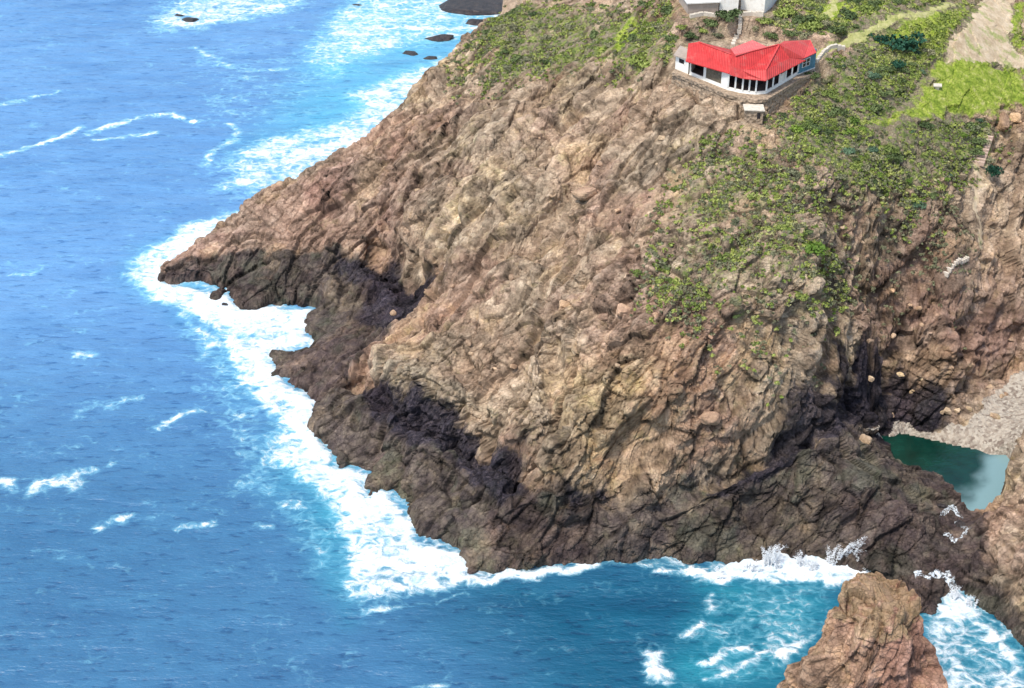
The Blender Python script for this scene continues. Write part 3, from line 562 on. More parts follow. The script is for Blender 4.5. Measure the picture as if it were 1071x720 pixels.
def blob_mesh(name, seed, material, flat=.6, nseg=28, nr=16, jag=.18):
    v, f = [], []; rn = np.random.default_rng(seed)
    planes = [(np.array(d)/np.linalg.norm(d), rn.uniform(.5, .85)) for d in rn.normal(size=(13, 3))]
    for i in range(nr+1):
        ph = math.pi * i / nr
        for j in range(nseg):
            th = 2*math.pi*j/nseg; d = np.array([math.sin(ph)*math.cos(th), math.sin(ph)*math.sin(th), math.cos(ph)]); r = 1.
            for n_, k_ in planes:
                q = d @ n_
                if q > 1e-3: r = min(r, k_ / q)
            v.append(d * r)
    v = np.array(v); o_ = fbm(v[:, 0]*2.5 + seed, v[:, 1]*2.5, v[:, 2]*2.5, seed=seed, oct=3) * jag
    v = v * (1 + o_[:, None]) * np.array([1, .8, flat])
    i = np.arange((nr+1)*nseg).reshape(nr+1, nseg); F = np.stack([i[:-1], i[1:], np.roll(i[1:], -1, 1), np.roll(i[:-1], -1, 1)], -1).reshape(-1, 4)
    me_o = new_obj(name, v, F, material); return me_o
# rocks in the surf
SEA_ROCKS = [(500,3,14,.24,'long dark rocky islet in white surf at the top edge'), (499,23,3.6,.35,'dark rock in the surf just below the long islet'), (461,39,4.6,.35,'largest dark rock in the foam below the islet'),
 (428,55,2.6,.3,'small flat dark rock left of the largest surf rock'), (452,60,2.4,.35,'small dark rock in foam nearest the cliff edge'), (199,20,2.6,.35,'dark rock in the far left patch of surf'), (187,15,1.8,.35,'smaller dark rock beside the far left surf rock'), (372,4,2.2,.3,'low dark rock awash near the top edge'),
 (236,318,1.3,.5,'small dark rock off the headland tip'), (982,542,1.1,.6,'wet rock in the trickle below the lagoon'), (1003,558,1.3,.55,'wet rock lower in the trickle below the lagoon')]
for i, (u, v, s_, fl, lab) in enumerate(SEA_ROCKS):
    p = at(u, v, .3); o = blob_mesh('sea_rock', 40+i, M['wet_rock'], fl); zz = -.15 if v < 500 else max(.2, ground(*p))
    o.location = (p[0], p[1], zz); o.scale = (s_, s_*.75, s_*(.8 if s_ < 8 else .45)); o.rotation_euler = (0, 0, random.uniform(-.4, .4))
    tag(o, lab, 'rock', 'dark rocks in the surf')

def proj(X, Y, Z):
    d = np.array([X, Y, Z - CAM_H]); f = d[1]*CP - d[2]*SP; return 535.5 + FPX*d[0]/f, 360 - FPX*(d[1]*SP + d[2]*CP)/f
MARKS = [(785,66,'the red roof'), (760,100,'the terrace wall'), (787,124,'the flat-topped hut'), (748,10,'the grey-walled house'), (790,5,'the right white house'), (935,52,'the big blue-green bush'), (980,92,'the slab table'), (1035,182,'the round teal bush'),
 (1000,282,'the white steps'), (848,266,'the bright green bush'), (612,199,'the pale jutting boulder'), (631,331,'the boulder pair'), (742,436,'the orange tan boulder'), (1020,35,'the dirt clearing'), (668,72,'the gully-head bush'), (560,40,'the far shoulder'), (500,70,'the far left shoulder edge'),
 (870,125,'the end of the blue wall'), (880,180,'the dense green slope'), (760,180,'the foot of the green slope'), (720,270,'the middle of the scrubby slope'), (790,320,'the rock ridge end'), (950,150,'the lawn edge'), (940,200,'the rocky right slope'), (620,60,'the pale grass patch'), (1000,448,'the shingle beach'), (1000,340,'the reddish cliff'), (470,230,'the left bare slope'), (560,280,'the dark crack'), (600,20,'the upper left slope')]
def where(X, Y, Z):
    u, v = proj(X, Y, Z); k_ = min(range(len(MARKS)), key=lambda i: (MARKS[i][0]-u)**2 + (MARKS[i][1]-v)**2*1.6); mu, mv, nm = MARKS[k_]; du, dv = u-mu, v-mv
    r_ = math.hypot(du, dv); pre = 'just ' if r_ < 22 else ('' if r_ < 48 else 'well ')
    h_ = 'left' if du < 0 else 'right'; w_ = 'above' if dv < 0 else 'below'
    if abs(du) > 2.2*abs(dv): return f'{pre}{h_} of {nm}'
    if abs(dv) > 2.2*abs(du): return f'{pre}{w_} {nm}'
    return f'{pre}{w_} and {h_} of {nm}'
# named boulders, then copies scattered on the slope
protos = [blob_mesh('boulder', 80+i, M['rock'], .75) for i in range(5)]
NAMED = [(612,199,2.1,'pale jutting boulder in the middle of the bare slope'), (631,331,1.1,'rounded tan boulder on the slope left of its pair'), (652,324,1.6,'broad tan boulder right of the rounded one on the slope'), (640,352,1.5,'angular boulder just below the pair on the slope'),
 (742,436,1.6,'orange tan boulder on the lip of the lower cliff'), (735,70,.0,''), (905,462,1.2,'pale grey boulder at the left end of the shingle beach'), (1050,128,2.0,'large pale crag at the top right by the steps'), (1063,120,1.5,'pale boulder right of the large crag'), (590,322,1.2,'squat boulder left of the boulder pair')]
slots = []
for (u, v, s_, lab) in NAMED:
    if lab: slots.append((*hitp(u, v), s_, lab, None))
for (gl, uu, vv, cnt, lo, hi) in (('bare slope boulders', (400, 700), (130, 420), 34, .35, .85), ('scrubby slope boulders', (700, 960), (180, 400), 22, .3, .65), ('beach head boulders', (930, 1065), (300, 440), 20, .4, .9)):
    for _ in range(cnt):
        u, v = random.uniform(*uu), random.uniform(*vv); slots.append((*hitp(u, v), random.uniform(lo, hi), {'bare slope boulders': 'small tan boulder lodged on the bare rocky slope', 'scrubby slope boulders': 'small boulder among scrub on the slope below the restaurant', 'beach head boulders': 'brown boulder on the rocks above the shingle beach'}[gl], gl))
cnt_lab = {}
for i, (X, Y, Z, s_, lab, gr) in enumerate(slots):
    pr = protos[i % 5]
    o = pr if i < 5 else pr.copy()
    if i >= 5: COL.objects.link(o)
    o.location = (X, Y, Z + .1*s_); o.scale = (s_, s_*random.uniform(.8, 1.1), s_*random.uniform(.8, 1.1)); o.rotation_euler = (random.uniform(-.3, .3), random.uniform(-.3, .3), random.uniform(0, 6.28))
    if gr: lab = ('tiny' if s_ < .5 else 'small' if s_ < .7 else 'medium') + ' boulder ' + where(X, Y, Z)
    tag(o, lab, 'boulder', gr or 'larger boulders')

# ------------------------------------------------------------------ boxes and prisms for the buildings
class MB:
    def __init__(s): s.v = []; s.f = []
    def box(s, a, b, z0, z1, th, side=0):
        """upright slab along the line a-b (xy), thickness th to the right (+) of it"""
        a = np.array(a, float); b = np.array(b, float); d = (b-a)/np.linalg.norm(b-a); n_ = np.array([-d[1], d[0]])
        q = [a + n_*side, b + n_*side, b + n_*(side+th), a + n_*(side+th)]; s.prism(q, z0, z1); return s
    def prism(s, q, z0, z1):
        k_ = len(q); b = len(s.v); zz0 = z0 if hasattr(z0, '__len__') else [z0]*k_; zz1 = z1 if hasattr(z1, '__len__') else [z1]*k_
        s.v += [(*p_, w) for p_, w in zip(q, zz0)] + [(*p_, w) for p_, w in zip(q, zz1)]
        s.f += [tuple(b + i for i in range(k_))[::-1], tuple(b + k_ + i for i in range(k_))] + [(b+i, b+(i+1) % k_, b+k_+(i+1) % k_, b+k_+i) for i in range(k_)]; return s
    def slab3(s, pts, th=.12):
        """a sheet through 3D points with thickness downwards"""
        return s.prism([(p_[0], p_[1]) for p_ in pts], [p_[2]-th for p_ in pts], [p_[2] for p_ in pts])
    def build(s, name, material, parent=None): 
        o = new_obj(name, np.array(s.v, float), [tuple(f) for f in s.f], material, parent)
        return o
def paint(name, col, var=.12, sc=1.5, rough=.8, dirt=None):
    m = mat(name, col, rough, .25); t = NT(m); nn = t.noise(sc, 5, .7)
    lo = tuple(c_*(1-var*2) for c_ in col); hi = tuple(min(1, c_*(1+var)) for c_ in col)
    c = t.ramp(nn, [(.3, lo), (.6, col), (.8, hi)])
    if dirt: c = t.mix(t.step(t.noise(.9, 5, .7), .52, .72, 0, .6), c, dirt)
    t.base(c); t.bump(nn, .25, .08); return m
M['white'] = paint('white_render', (.80, .78, .72), .06, dirt=(.50, .42, .33))
M['blue'] = paint('blue_painted_wall', (.10, .24, .31), .2)
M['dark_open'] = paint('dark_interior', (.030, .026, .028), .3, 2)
M['floor'] = paint('dull_floor_tiles', (.14, .11, .09), .2)
M['shutter'] = paint('brown_bamboo_blind', (.17, .14, .10), .3, 3)
M['stone'] = paint('rough_stone_wall', (.40, .30, .21), .30, 2.2); 
t = NT(M['stone']); t.bump(t.vor(1.8), .9, .3)
M['concrete'] = paint('pale_concrete', (.62, .55, .45), .15, 2)
M['house_grey'] = paint('grey_plaster', (.40, .33, .27), .12)
def red(name, col):
    m = mat(name, col, .6, .3); t = NT(m); w = t.n.new('ShaderNodeTexWave'); w.inputs['Scale'].default_value = 1.6; w.inputs['Distortion'].default_value = .6; t.l.new(t.coord(), w.inputs['Vector'])
    w.inputs['Distortion'].default_value = 0; w.inputs['Scale'].default_value = .9
    c = t.ramp(t.noise(.8, 5, .7), [(.3, tuple(q*.78 for q in col)), (.55, col), (.75, (min(1, col[0]*1.15), col[1]*1.6, col[2]*1.5))]); c = t.mix(t.step(w.outputs['Fac'], .86, .97, 0, .35), c, tuple(q*.5 for q in col)); c = t.mix(t.step(t.noise(.5, 5, .75), .52, .70, 0, .45), c, (.46, .16, .13)); t.base(c); t.bump(w.outputs['Fac'], .5, .08); return m
M['red'] = red('red_sheet_roof', (.50, .036, .034)); M['red2'] = red('red_sheet_veranda_roof', (.56, .060, .056)); M['pink'] = red('lit_red_sheet', (.68, .13, .12))  # pink is the red sheet with brighter light painted in
M['glass'] = mat('window_glass', (.02, .03, .04), .08, .6)
M['post'] = paint('white_post', (.80, .80, .76), .05)

# ------------------------------------------------------------------ restaurant with the red roof
Z0, ZE = 41.8, 44.35
P = lambda u, v, z=Z0: at(u, v, z)
A_, B_, C1, C2, C3, D_, E_ = P(721,78), P(761,94), P(776,97.5), P(790,99), P(801,98), P(834,78), P(852,71)
L_ = P(706,72)
rest = empty('restaurant', (float(C1[0]), float(C1[1]), Z0)); rp = Vector(rest.location)
tag(rest, 'white restaurant with a bright red roof on the cliff top', 'building')
bpy.context.view_layer.update()
def rb(mb, name, material, parent=None, label=None):
    p0 = rp if parent in (None, rest) else rp
    mb.v = [(v[0]-rp.x, v[1]-rp.y, v[2]-rp.z) for v in mb.v]; o = mb.build(name, material, parent or rest)
    if label: o['label'] = label
    return o
def lerp(a, b, t_): return np.array(a) + (np.array(b) - np.array(a))*t_
bk = lambda p_, dx, dy: np.array(p_) + np.array([dx, dy])
BA, BB, BC, BD, BE = bk(A_, 2.2, 6.0), bk(B_, 2.8, 7.5), bk(C2, 1, 9.5), bk(D_, -1.6, 4.4), bk(E_, -.8, 2.9)
back_line = [BE, BD, BC, BB, BA]
# floor slab and back walls
rb(MB().prism([A_, B_, C1, C2, C3, D_, E_, BE, BD, BC, BB, BA], Z0-.6, Z0+.08), 'floor_slab', M['floor'])
w = MB()
for a, b in zip([A_, B_, C1, C2, C3, D_], [B_, C1, C2, C3, D_, E_]): w.box(a, b, Z0-.55, Z0+.08, .1, -.10)
rb(w, 'plinth', M['white'])
w = MB()
for a, b in zip(back_line[:-1], back_line[1:]): w.box(a, b, Z0+.1, ZE-.05, .2, 0)
w.box(BA, A_, Z0+.1, ZE-.05, .2); rb(w, 'back_wall', M['white'])
# inner dark partition so the openings read deep
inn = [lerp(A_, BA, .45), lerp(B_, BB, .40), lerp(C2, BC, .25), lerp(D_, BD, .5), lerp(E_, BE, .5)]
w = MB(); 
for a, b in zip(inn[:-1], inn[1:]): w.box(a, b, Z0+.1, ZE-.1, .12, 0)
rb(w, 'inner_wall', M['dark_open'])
# left wing front: white frame, open bay, blind bay
def wall_bays(name, a, b, bays, sill, lintel, matw=M['white']):
    """front wall a-b, bays as (t0, t1) openings"""
    w_ = MB(); t0 = 0
    for (s0, s1) in bays + [(1, 1)]:
        if s0 > t0 + 1e-4: w_.box(lerp(a, b, t0), lerp(a, b, s0), Z0+.08, ZE, .22)
        if s1 > s0: w_.box(lerp(a, b, s0), lerp(a, b, s1), Z0+.08, Z0+.08+sill, .16, .03); w_.box(lerp(a, b, s0), lerp(a, b, s1), ZE-lintel, ZE, .16, .03)
        t0 = s1
    return rb(w_, name, matw)
wall_bays('front_wall', A_, B_, [(.02, .36), (.42, .82)], .35, .25)
bl = rb(MB().box(lerp(A_, B_, .42), lerp(A_, B_, .82), Z0+.43, ZE-.25, .05, .10), 'window_blind', M['shutter'])
# central bay: posts with dark openings between, low parapet
segs = [(B_, C1, 2), (C1, C2, 2), (C2, C3, 1), (C3, D_, 5)]
w = MB()
for a, b, _ in segs: w.box(a, b, Z0+.08, Z0+.42, .15)
rb(w, 'parapet', M['white'])
w = MB()
for a, b, _ in segs: w.box(a, b, ZE-.28, ZE, .12, .02)
rb(w, 'eave_beam', M['white'])
for a, b, k_ in segs:
    for i in range(k_ + (1 if b is D_ else 0)):
        c_ = lerp(a, b, i/k_); q = [(c_[0]-.11, c_[1]-.11), (c_[0]+.11, c_[1]-.11), (c_[0]+.11, c_[1]+.11), (c_[0]-.11, c_[1]+.11)]
        rb(MB().prism(q, Z0+.42, ZE-.02), 'post', M['post'])
# white panel in the middle of the right wing (a menu board), and tables seen inside
rb(MB().box(lerp(C3, D_, .45), lerp(C3, D_, .62), Z0+.42, Z0+1.6, .06, .10), 'railing_panel', M['white'])
# blue end block
w = MB().box(D_, E_, Z0+.08, ZE+.35, .2); w.box(E_, BE, Z0+.08, ZE+.35, .2); bw = rb(w, 'end_wall', M['blue'], label='blue painted end wall')
wf = rb(MB().box(lerp(D_, E_, .22), lerp(D_, E_, .66), Z0+.8, Z0+2.1, .05, -.05), 'window', M['post'])
for i in range(2):
    for j in range(2):
        a = lerp(D_, E_, .25 + .21*i); b = lerp(D_, E_, .42 + .21*i)
        pn = rb(MB().box(a, b, Z0+.88 + .6*j, Z0+1.4 + .6*j, .03, -.075), 'pane', M['glass'], wf)
# left annex
LA = [L_, A_ + np.array([-.2, .15]), A_ + np.array([.9, 2.9]), L_ + np.array([1.3, 3.2])]
an = rb(MB().prism(LA, Z0-.7, ZE-.35), 'annex', M['white'])
rb(MB().prism([L_ + np.array([-.4, -.35]), A_ + np.array([-.15, -.25]), A_ + np.array([.9, 3.1]), L_ + np.array([1.0, 3.5])], ZE-.345, ZE-.2), 'annex_roof', M['house_grey'])
rb(MB().box(lerp(L_, A_, .25), lerp(L_, A_, .6), ZE-1.3, ZE-.65, .04, -.05), 'annex_window', M['dark_open'])
# roofs
def q3(u, v, z): a = at(u, v, z); return (a[0], a[1], z)
eA, eB = q3(717.5, 64.2, 44.55), q3(763, 77, 44.5)
rA, rA2, rB = q3(720, 45.5, 46.1), q3(731, 44, 46.35), q3(765, 57, 46.5)
# left wing: front plane + back plane
rb(MB().slab3([eA, eB, rB, rA2, rA]), 'roof', M['red'], label='red left wing roof')
rb(MB().slab3([rA, rA2, rB, (BB[0], BB[1]+.5, 44.5), (BA[0]-.3, BA[1]+.5, 44.4)]), 'roof', M['red'], label='red rear slope of the left wing')
# centre hip: upper facet and a lower veranda skirt
R1, R2 = q3(769, 58, 47.1), q3(815, 46.5, 47.3)
K0_ = q3(764, 51.5, 46.4)
m1, m2, m3, m4 = q3(763, 69, 45.6), q3(775, 72.5, 45.6), q3(801, 73, 45.55), q3(826, 61, 45.6)
e1, e2, e3, e4 = q3(763.5, 78, 44.45), q3(777, 82, 44.4), q3(801, 84.5, 44.4), q3(843, 63, 44.55)
rb(MB().slab3([m1, m2, m3, m4, R2, R1]), 'roof', M['red'], label='deep red central roof slope')
rb(MB().slab3([rB, m1, R1, K0_]), 'roof', M['red'], label='small red valley piece beside the upper roof')
rb(MB().slab3([e1, e2, e3, m3, m2, m1], .1).slab3([e3, e4, m4, m3], .1), 'veranda_roof', M['red2'])
rb(MB().slab3([R1, R2, (BD[0]+.3, BD[1]+.4, 44.9), (BC[0], BC[1]+.6, 44.6), (BB[0], BB[1]+.6, 44.6)]), 'roof', M['red'], label='rear slope of the central roof')
# raised lantern roof behind the ridge, its stronger light put into the red
K = [q3(764, 51, 46.5), q3(787, 42, 47.0), q3(802, 49.0, 47.29), q3(769.5, 58.4, 47.18)]
rb(MB().slab3(K, .1), 'roof', M['pink'], label='pinkish upper roof panel coloured as lit')
# right wing
g = [q3(820, 62, 45.15), q3(841, 61, 44.95), q3(854, 55, 44.95), (BE[0]+.35, BE[1]+.3, 45.0), (BD[0], BD[1]+.3, 45.25), R2]
rb(MB().slab3(g), 'roof', M['red2'], label='red right wing roof')
def cap(a, b, w_=.13):
    a, b = Vector(a), Vector(b); d = (b-a).normalized(); n_ = Vector((-d.y, d.x, 0)).normalized()*w_; u_ = Vector((0, 0, .05)); mbx = MB()
    mbx.slab3([tuple(a-n_+u_), tuple(b-n_+u_), tuple(b+n_+u_), tuple(a+n_+u_)], .06); rb(mbx, 'ridge_cap', M['red2'])
cap(R1, R2); cap(rA2, rB); cap(m3, R2); cap(rA2, eA)
# stone terrace wall under it
q = lambda u, v, z: at(u, v, z)
wall_top = [q(704,75,41.7), q(720,82.5,41.7), q(742,91.5,41.7), q(762,99.5,41.7), q(777,103,41.7), q(790,104.5,41.7), q(803,103.5,41.7), q(836,83,41.7), q(853,76,41.7)]
w = MB(); n_ = len(wall_top); jog = []
N_ = 14
for i in range(n_-1):
    a, b = wall_top[i], wall_top[i+1]; out = np.array([ (b-a)[1], -(b-a)[0]]); out = out/np.linalg.norm(out)
    kx = max(3, int(np.linalg.norm(b-a)/.45))
    for s_ in range(kx):
        p0, p1 = lerp(a, b, s_/kx), lerp(a, b, (s_+1)/kx); zt = 41.72 + random.uniform(-.06, .10)
        for c_ in range(6):
            o1 = .12*c_ + random.uniform(-.05, .09); z1_ = zt - .62*c_; z0_ = z1_ - .62
            w.prism([p0 + out*o1, p1 + out*o1, p1 - out*.5, p0 - out*.5], z0_, z1_ - .004)
sw = w.build('terrace_wall', M['stone']); tag(sw, 'rough stone retaining wall under the red roofed restaurant', 'wall')
tag(MB().prism([q(703,76,41.75), q(720,83,41.75), q(762,100,41.75), q(790,105,41.75), q(803,104,41.75), q(837,83.5,41.75), q(854,76,41.75), E_, D_, C3, C2, C1, B_, A_, L_], 41.3, 41.79).build('terrace', M['stone']), 'narrow stone terrace along the foot of the restaurant front', 'terrace')
# small pale block hut below the terrace
hx, hy, hz = hitp(787, 124); hut = empty('stone_hut', (hx, hy, hz + .75)); tag(hut, 'small pale flat-topped hut on the slope below the restaurant terrace', 'hut')
hut.scale = (.85, .9, .68)
MB().prism([(-1.5,-1.0),(1.5,-1.3),(1.6,.9),(-1.4,1.0)], -1.8, 1.15).build('wall', M['stone'], hut)
MB().prism([(-1.75,-1.2),(1.7,-1.5),(1.8,1.1),(-1.65,1.2)], 1.154, 1.35).build('roof', M['concrete'], hut)
MB().prism([(.5,-1.245),(1.05,-1.30),(1.05,-1.15),(.5,-1.15)], -.6, .7).build('doorway', M['dark_open'], hut)
# white house at the top edge
HZ = 44.4
def house(name, label, pts, h, material, wins=()):
    a, b = at(*pts[0], HZ), at(*pts[1], HZ); o = empty(name, (float(a[0]), float(a[1]), HZ)); tag(o, label, 'building')
    d = (b-a)/np.linalg.norm(b-a); nn = np.array([-d[1], d[0]]); L = np.linalg.norm(b-a); loc = lambda s_, t_: tuple(d*s_ + nn*t_)
    MB().prism([loc(0,0), loc(L,0), loc(L,6), loc(0,6)], -.8, h).build('wall', material, o)
    MB().prism([loc(-.25,-.3), loc(L+.25,-.3), loc(L+.25,6.3), loc(-.25,6.3)], h+.004, h+.25).build('roof', M['white'], o)
    for (s0, s1, z0_, z1_) in wins:
        f_ = MB().prism([loc(s0,-.05), loc(s1,-.05), loc(s1,.05), loc(s0,.05)], z0_, z1_).build('window', M['dark_open'], o)
    return o
house('white_house', 'left white house wall at the top edge behind the red roof', ((752,13),(771.5,13.5)), 3.6, M['white'])
house('white_house', 'right white house wall at the top edge behind the red roof', ((774.5,10),(799,14.5)), 3.6, M['white'])
house('grey_house', 'low grey-walled house with pale flat roof at the top edge', ((719,15),(751,13.5)), 1.75, M['house_grey'])
# rough stone steps in front of the houses, white pipe / stair down to the restaurant
pts = [(773,14),(774,22),(773,31),(770,38),(766.5,47)]
pp = empty('steps', tuple(map(float, hitp(773, 20)))); tag(pp, 'narrow pale steps running down from the white houses to the red roof', 'steps'); b0 = Vector(pp.location)
for i in range(14):
    t_ = i/13*(len(pts)-1); k_ = min(int(t_), len(pts)-2); u = pts[k_][0] + (pts[k_+1][0]-pts[k_][0])*(t_-k_); v = pts[k_][1] + (pts[k_+1][1]-pts[k_][1])*(t_-k_)
    if i == 8: continue
    X, Y, Z = hitp(u, v); MB().prism([(X-.30-b0.x, Y-.5-b0.y), (X+.30-b0.x, Y-.45-b0.y), (X+.32-b0.x, Y+.5-b0.y), (X-.28-b0.x, Y+.45-b0.y)], Z-.5-b0.z, Z+.22-b0.z).build('step', M['concrete'], pp)
# low white walls: by the right wing and by the track
def low_wall(name, lab, pts, h, th, material):
    W_ = hp(pts); w_ = MB()
    for a, b in zip(W_[:-1], W_[1:]):
        kx = max(1, int(np.linalg.norm(b-a)/.6))
        for s_ in range(kx):
            p0, p1 = lerp(a, b, s_/kx), lerp(a, b, (s_+1)/kx); zz = (ground(*p0) + ground(*p1))/2; w_.box(p0, p1, zz-.6, zz+h+random.uniform(-.04, .04), th)
    o = w_.build(name, material); tag(o, lab, 'wall'); return o
low_wall('low_wall', 'low curved pale wall running from the blue end wall up to the track', [(855,68),(861,60),(868,54),(876,51),(884,51)], .55, .45, M['concrete'])
low_wall('low_wall', 'short ragged stone wall in front of the white houses', [(722,20),(736,17),(748,18),(760,17),(772,18),(786,17),(798,19)], .6, .5, M['concrete'])
# white stone steps on the right-hand cliff, and the upper flight
def flight(lab, p0, p1, nstep, wid, col, dx=1):
    a, b = hp([p0])[0], hp([p1])[0]; X, Y, Z = float(a[0]), float(a[1]), ground(*a); o = empty('steps', (X, Y, Z)); tag(o, lab, 'steps')
    d = (b-a)/np.linalg.norm(b-a); nn = np.array([-d[1], d[0]])
    for i in range(nstep):
        c_ = lerp(a, b, i/(nstep-1)); zz = float(bil(HG, c_[0], c_[1])); zz = max(zz, ground(*c_)) + .38; tr = np.linalg.norm(b-a)/nstep*.30
        qd = [c_ - nn*wid - d*tr, c_ + nn*wid - d*tr, c_ + nn*wid + d*tr, c_ - nn*wid + d*tr]
        MB().prism([(q_[0]-X, q_[1]-Y) for q_ in qd], zz-.6-Z, zz+.06-Z).build('step', col, o)
M['step_white'] = paint('pale_stone_step', (.66, .58, .48), .15, 3); M['step_pink'] = paint('pinkish_stone_step', (.55, .40, .31), .15, 3)
flight('white stone steps climbing the cliff above the shingle beach', (989,290), (1010,273), 10, .42, M['step_white'])
flight('pinkish upper steps beside the dark round bush at the right', (1024,172), (1033,146), 9, .75, M['step_pink'])
# pale slab table on the grass
X, Y, Z = hitp(980, 92); tb = empty('stone_table', (X, Y, Z)); tag(tb, 'small pale table-like slab standing alone on the grass', 'table')
MB().prism([(-.75,-.5),(.55,-.6),(.8,.5),(-.45,.6)], .52, .68).build('tabletop', M['concrete'], tb)
MB().prism([(-.35,-.25),(.3,-.3),(.35,.25),(-.2,.3)], -.4, .516).build('leg', M['concrete'], tb)
# dark tank between the shrubs behind the right wing
X, Y, Z = hitp(845, 27)

# ------------------------------------------------------------------ shrubs
def leaf_cloud(seed, nleaf, lobes, size=.16, flat=.7):
    """many small leaf faces around several lobes"""
    rn = np.random.default_rng(seed); cs = np.concatenate([[[0, 0, .35]], np.c_[rn.uniform(-.6, .6, (lobes, 2)), rn.uniform(.15, .6, lobes)]]); rs = np.r_[.62, rn.uniform(.28, .5, lobes)]
    k_ = rn.choice(len(cs), nleaf, p=rs**2/(rs**2).sum()); d = rn.normal(size=(nleaf, 3)); d /= np.linalg.norm(d, axis=1, keepdims=True); d[:, 2] = np.abs(d[:, 2])*.9 + .02
    p = cs[k_] + d * (rs[k_]*rn.uniform(.62, 1.06, nleaf))[:, None]; p[:, 2] *= flat
    nrm = d + rn.normal(scale=.55, size=d.shape); nrm /= np.linalg.norm(nrm, axis=1, keepdims=True)
    a = np.cross(nrm, rn.normal(size=d.shape)); a /= np.linalg.norm(a, axis=1, keepdims=True); b = np.cross(nrm, a); s_ = rn.uniform(.6, 1.25, nleaf)[:, None]*size
    v = np.stack([p - a*s_, p - b*s_*.55 - nrm*.03, p + a*s_, p + b*s_*.55 + nrm*.03], 1).reshape(-1, 3)
    return v, np.arange(nleaf*4).reshape(-1, 4)
SH = {}
for kx, sz in (('dark', .13), ('mid', .12), ('bright', .12), ('grey', .11), ('teal2', .12), ('teal', .10), ('brown', .11)):
    SH[kx] = []
    for i in range(3):
        v, f = leaf_cloud(500 + i + 10*len(SH), 420, 6, sz); me = bpy.data.meshes.new('shrub'); me.from_pydata(v.tolist(), [], f.tolist()); me.materials.append(LEAF[kx]); SH[kx].append(me)
def shrub(u, v, s_, kx, lab, gr, tall=1.0, wide=1.0, pos=None):
    X, Y, Z = pos or hitp(u, v)
    if (u, v) == (1035,182): Y -= 1.2; Z = ground(X, Y) + .9; tall = 2.1; s_ = 1.5
    o = bpy.data.objects.new('shrub', random.choice(SH[kx])); COL.objects.link(o)
    o.location = (X, Y, Z - .12*s_); o.scale = (s_*wide*random.uniform(.9, 1.1), s_*random.uniform(.85, 1.15), s_*tall); o.rotation_euler = (0, 0, random.uniform(0, 6.28)); tag(o, lab, 'shrub', gr); return o
BIG = [(938,50,3.8,'teal','largest blue-green bush beside the track right of the restaurant'), (920,44,2.0,'teal','blue-green bush joined to the left side of the largest one'), (952,45,1.8,'dark','dark bush touching the right of the blue-green one'), (938,68,1.8,'teal','blue-green bush in front of the largest one'),
 (1035,182,1.45,'teal','single round dark teal bush on the right-hand slope by the steps'), (848,266,2.0,'bright','isolated bright green bush on the scrubby slope'), (760,24,2.2,'dark','round dark bush between the white houses and the red roof'), (745,25,1.5,'dark','dark bush left of the round one behind the roof'),
 (800,26,1.6,'mid','green bush at the right foot of the white house'), (836,24,2.4,'dark','dark wide bush behind the right wing of the roof'), (852,32,2.3,'mid','green bush right of the wide dark one behind the roof'), (822,14,2.3,'mid','tall green bush beside the right white house'), (870,36,1.9,'dark','dark bush above the track by the restaurant'),
 (668,72,2.6,'mid','green bush in the gully head left of the restaurant'), (850,82,1.4,'dark','dark bush just below the blue end wall'), (700,12,2.0,'dark','dark bush left of the grey house'), (788,205,1.4,'mid','green bush in the middle of the scrubby slope')]
for (u, v, s_, kx, lab) in BIG: shrub(u, v, s_, kx, lab, 'larger bushes')
for (u, v, s_, kx, lab) in [(722,37,1.3,'dark','dark bush between the grey house and the left wing roof'), (736,33,1.0,'mid','small green bush under the grey house'), (750,38,1.1,'grey','olive bush behind the valley of the roof'), (790,35,1.2,'grey','olive bush right of the narrow pale steps'), (808,38,1.5,'dark','dark bush touching the back of the red central roof'),
 (700,44,1.3,'dark','dark bush left of the left wing roof corner'), (712,33,1.2,'mid','green bush left of the grey house foot'), (690,30,1.5,'grey','olive bush on the slope left of the grey house'), (824,38,1.6,'dark','dark bush behind the right wing ridge'), (842,42,1.3,'grey','olive bush at the start of the track'), (862,20,1.6,'mid','green bush left of the upper path'), (890,18,1.8,'dark','dark bush right of the upper path'), (905,10,1.6,'mid','green bush above the track bend'), (1015,130,1.5,'dark','dark bush at the lower lawn edge by the upper steps'), (1022,150,1.5,'dark','dark bush left of the pinkish steps')]: shrub(u, v, s_, kx, lab, 'larger bushes')
# further lobes under the isolated bright one
GROUPS = [('upper left slope shrubs', 'low shrub on the green slope left of the restaurant', VEG[0][0], 70, ('dark','mid','grey','grey','mid','dark'), (.7, 1.7)),
 ('slope shoulder shrubs', 'dull shrub on the far left shoulder of the headland', VEG[1][0], 12, ('dark','grey','grey'), (.5, 1.0)),
 ('shrubs by the houses', 'shrub between the white houses and the restaurant', VEG[2][0], 28, ('dark','mid','grey'), (.5, 1.3)),
 ('right slope shrubs', 'shrub on the dense green slope right of the restaurant', VEG[3][0], 95, ('dark','mid','dark','grey','bright','teal2'), (.7, 1.7)),
 ('lower slope shrubs', 'scattered shrub on the rocky slope below the restaurant', VEG[4][0], 68, ('mid','mid','grey','dark','brown'), (.5, 1.3)),
 ('track side shrubs', 'shrub beside the grass track at the top right', hp([(860,0),(985,0),(930,18),(880,38)]), 22, ('dark','mid','dark'), (.7, 1.5))]
plots_t = [REST_PLOT, HOUSE_PLOT]
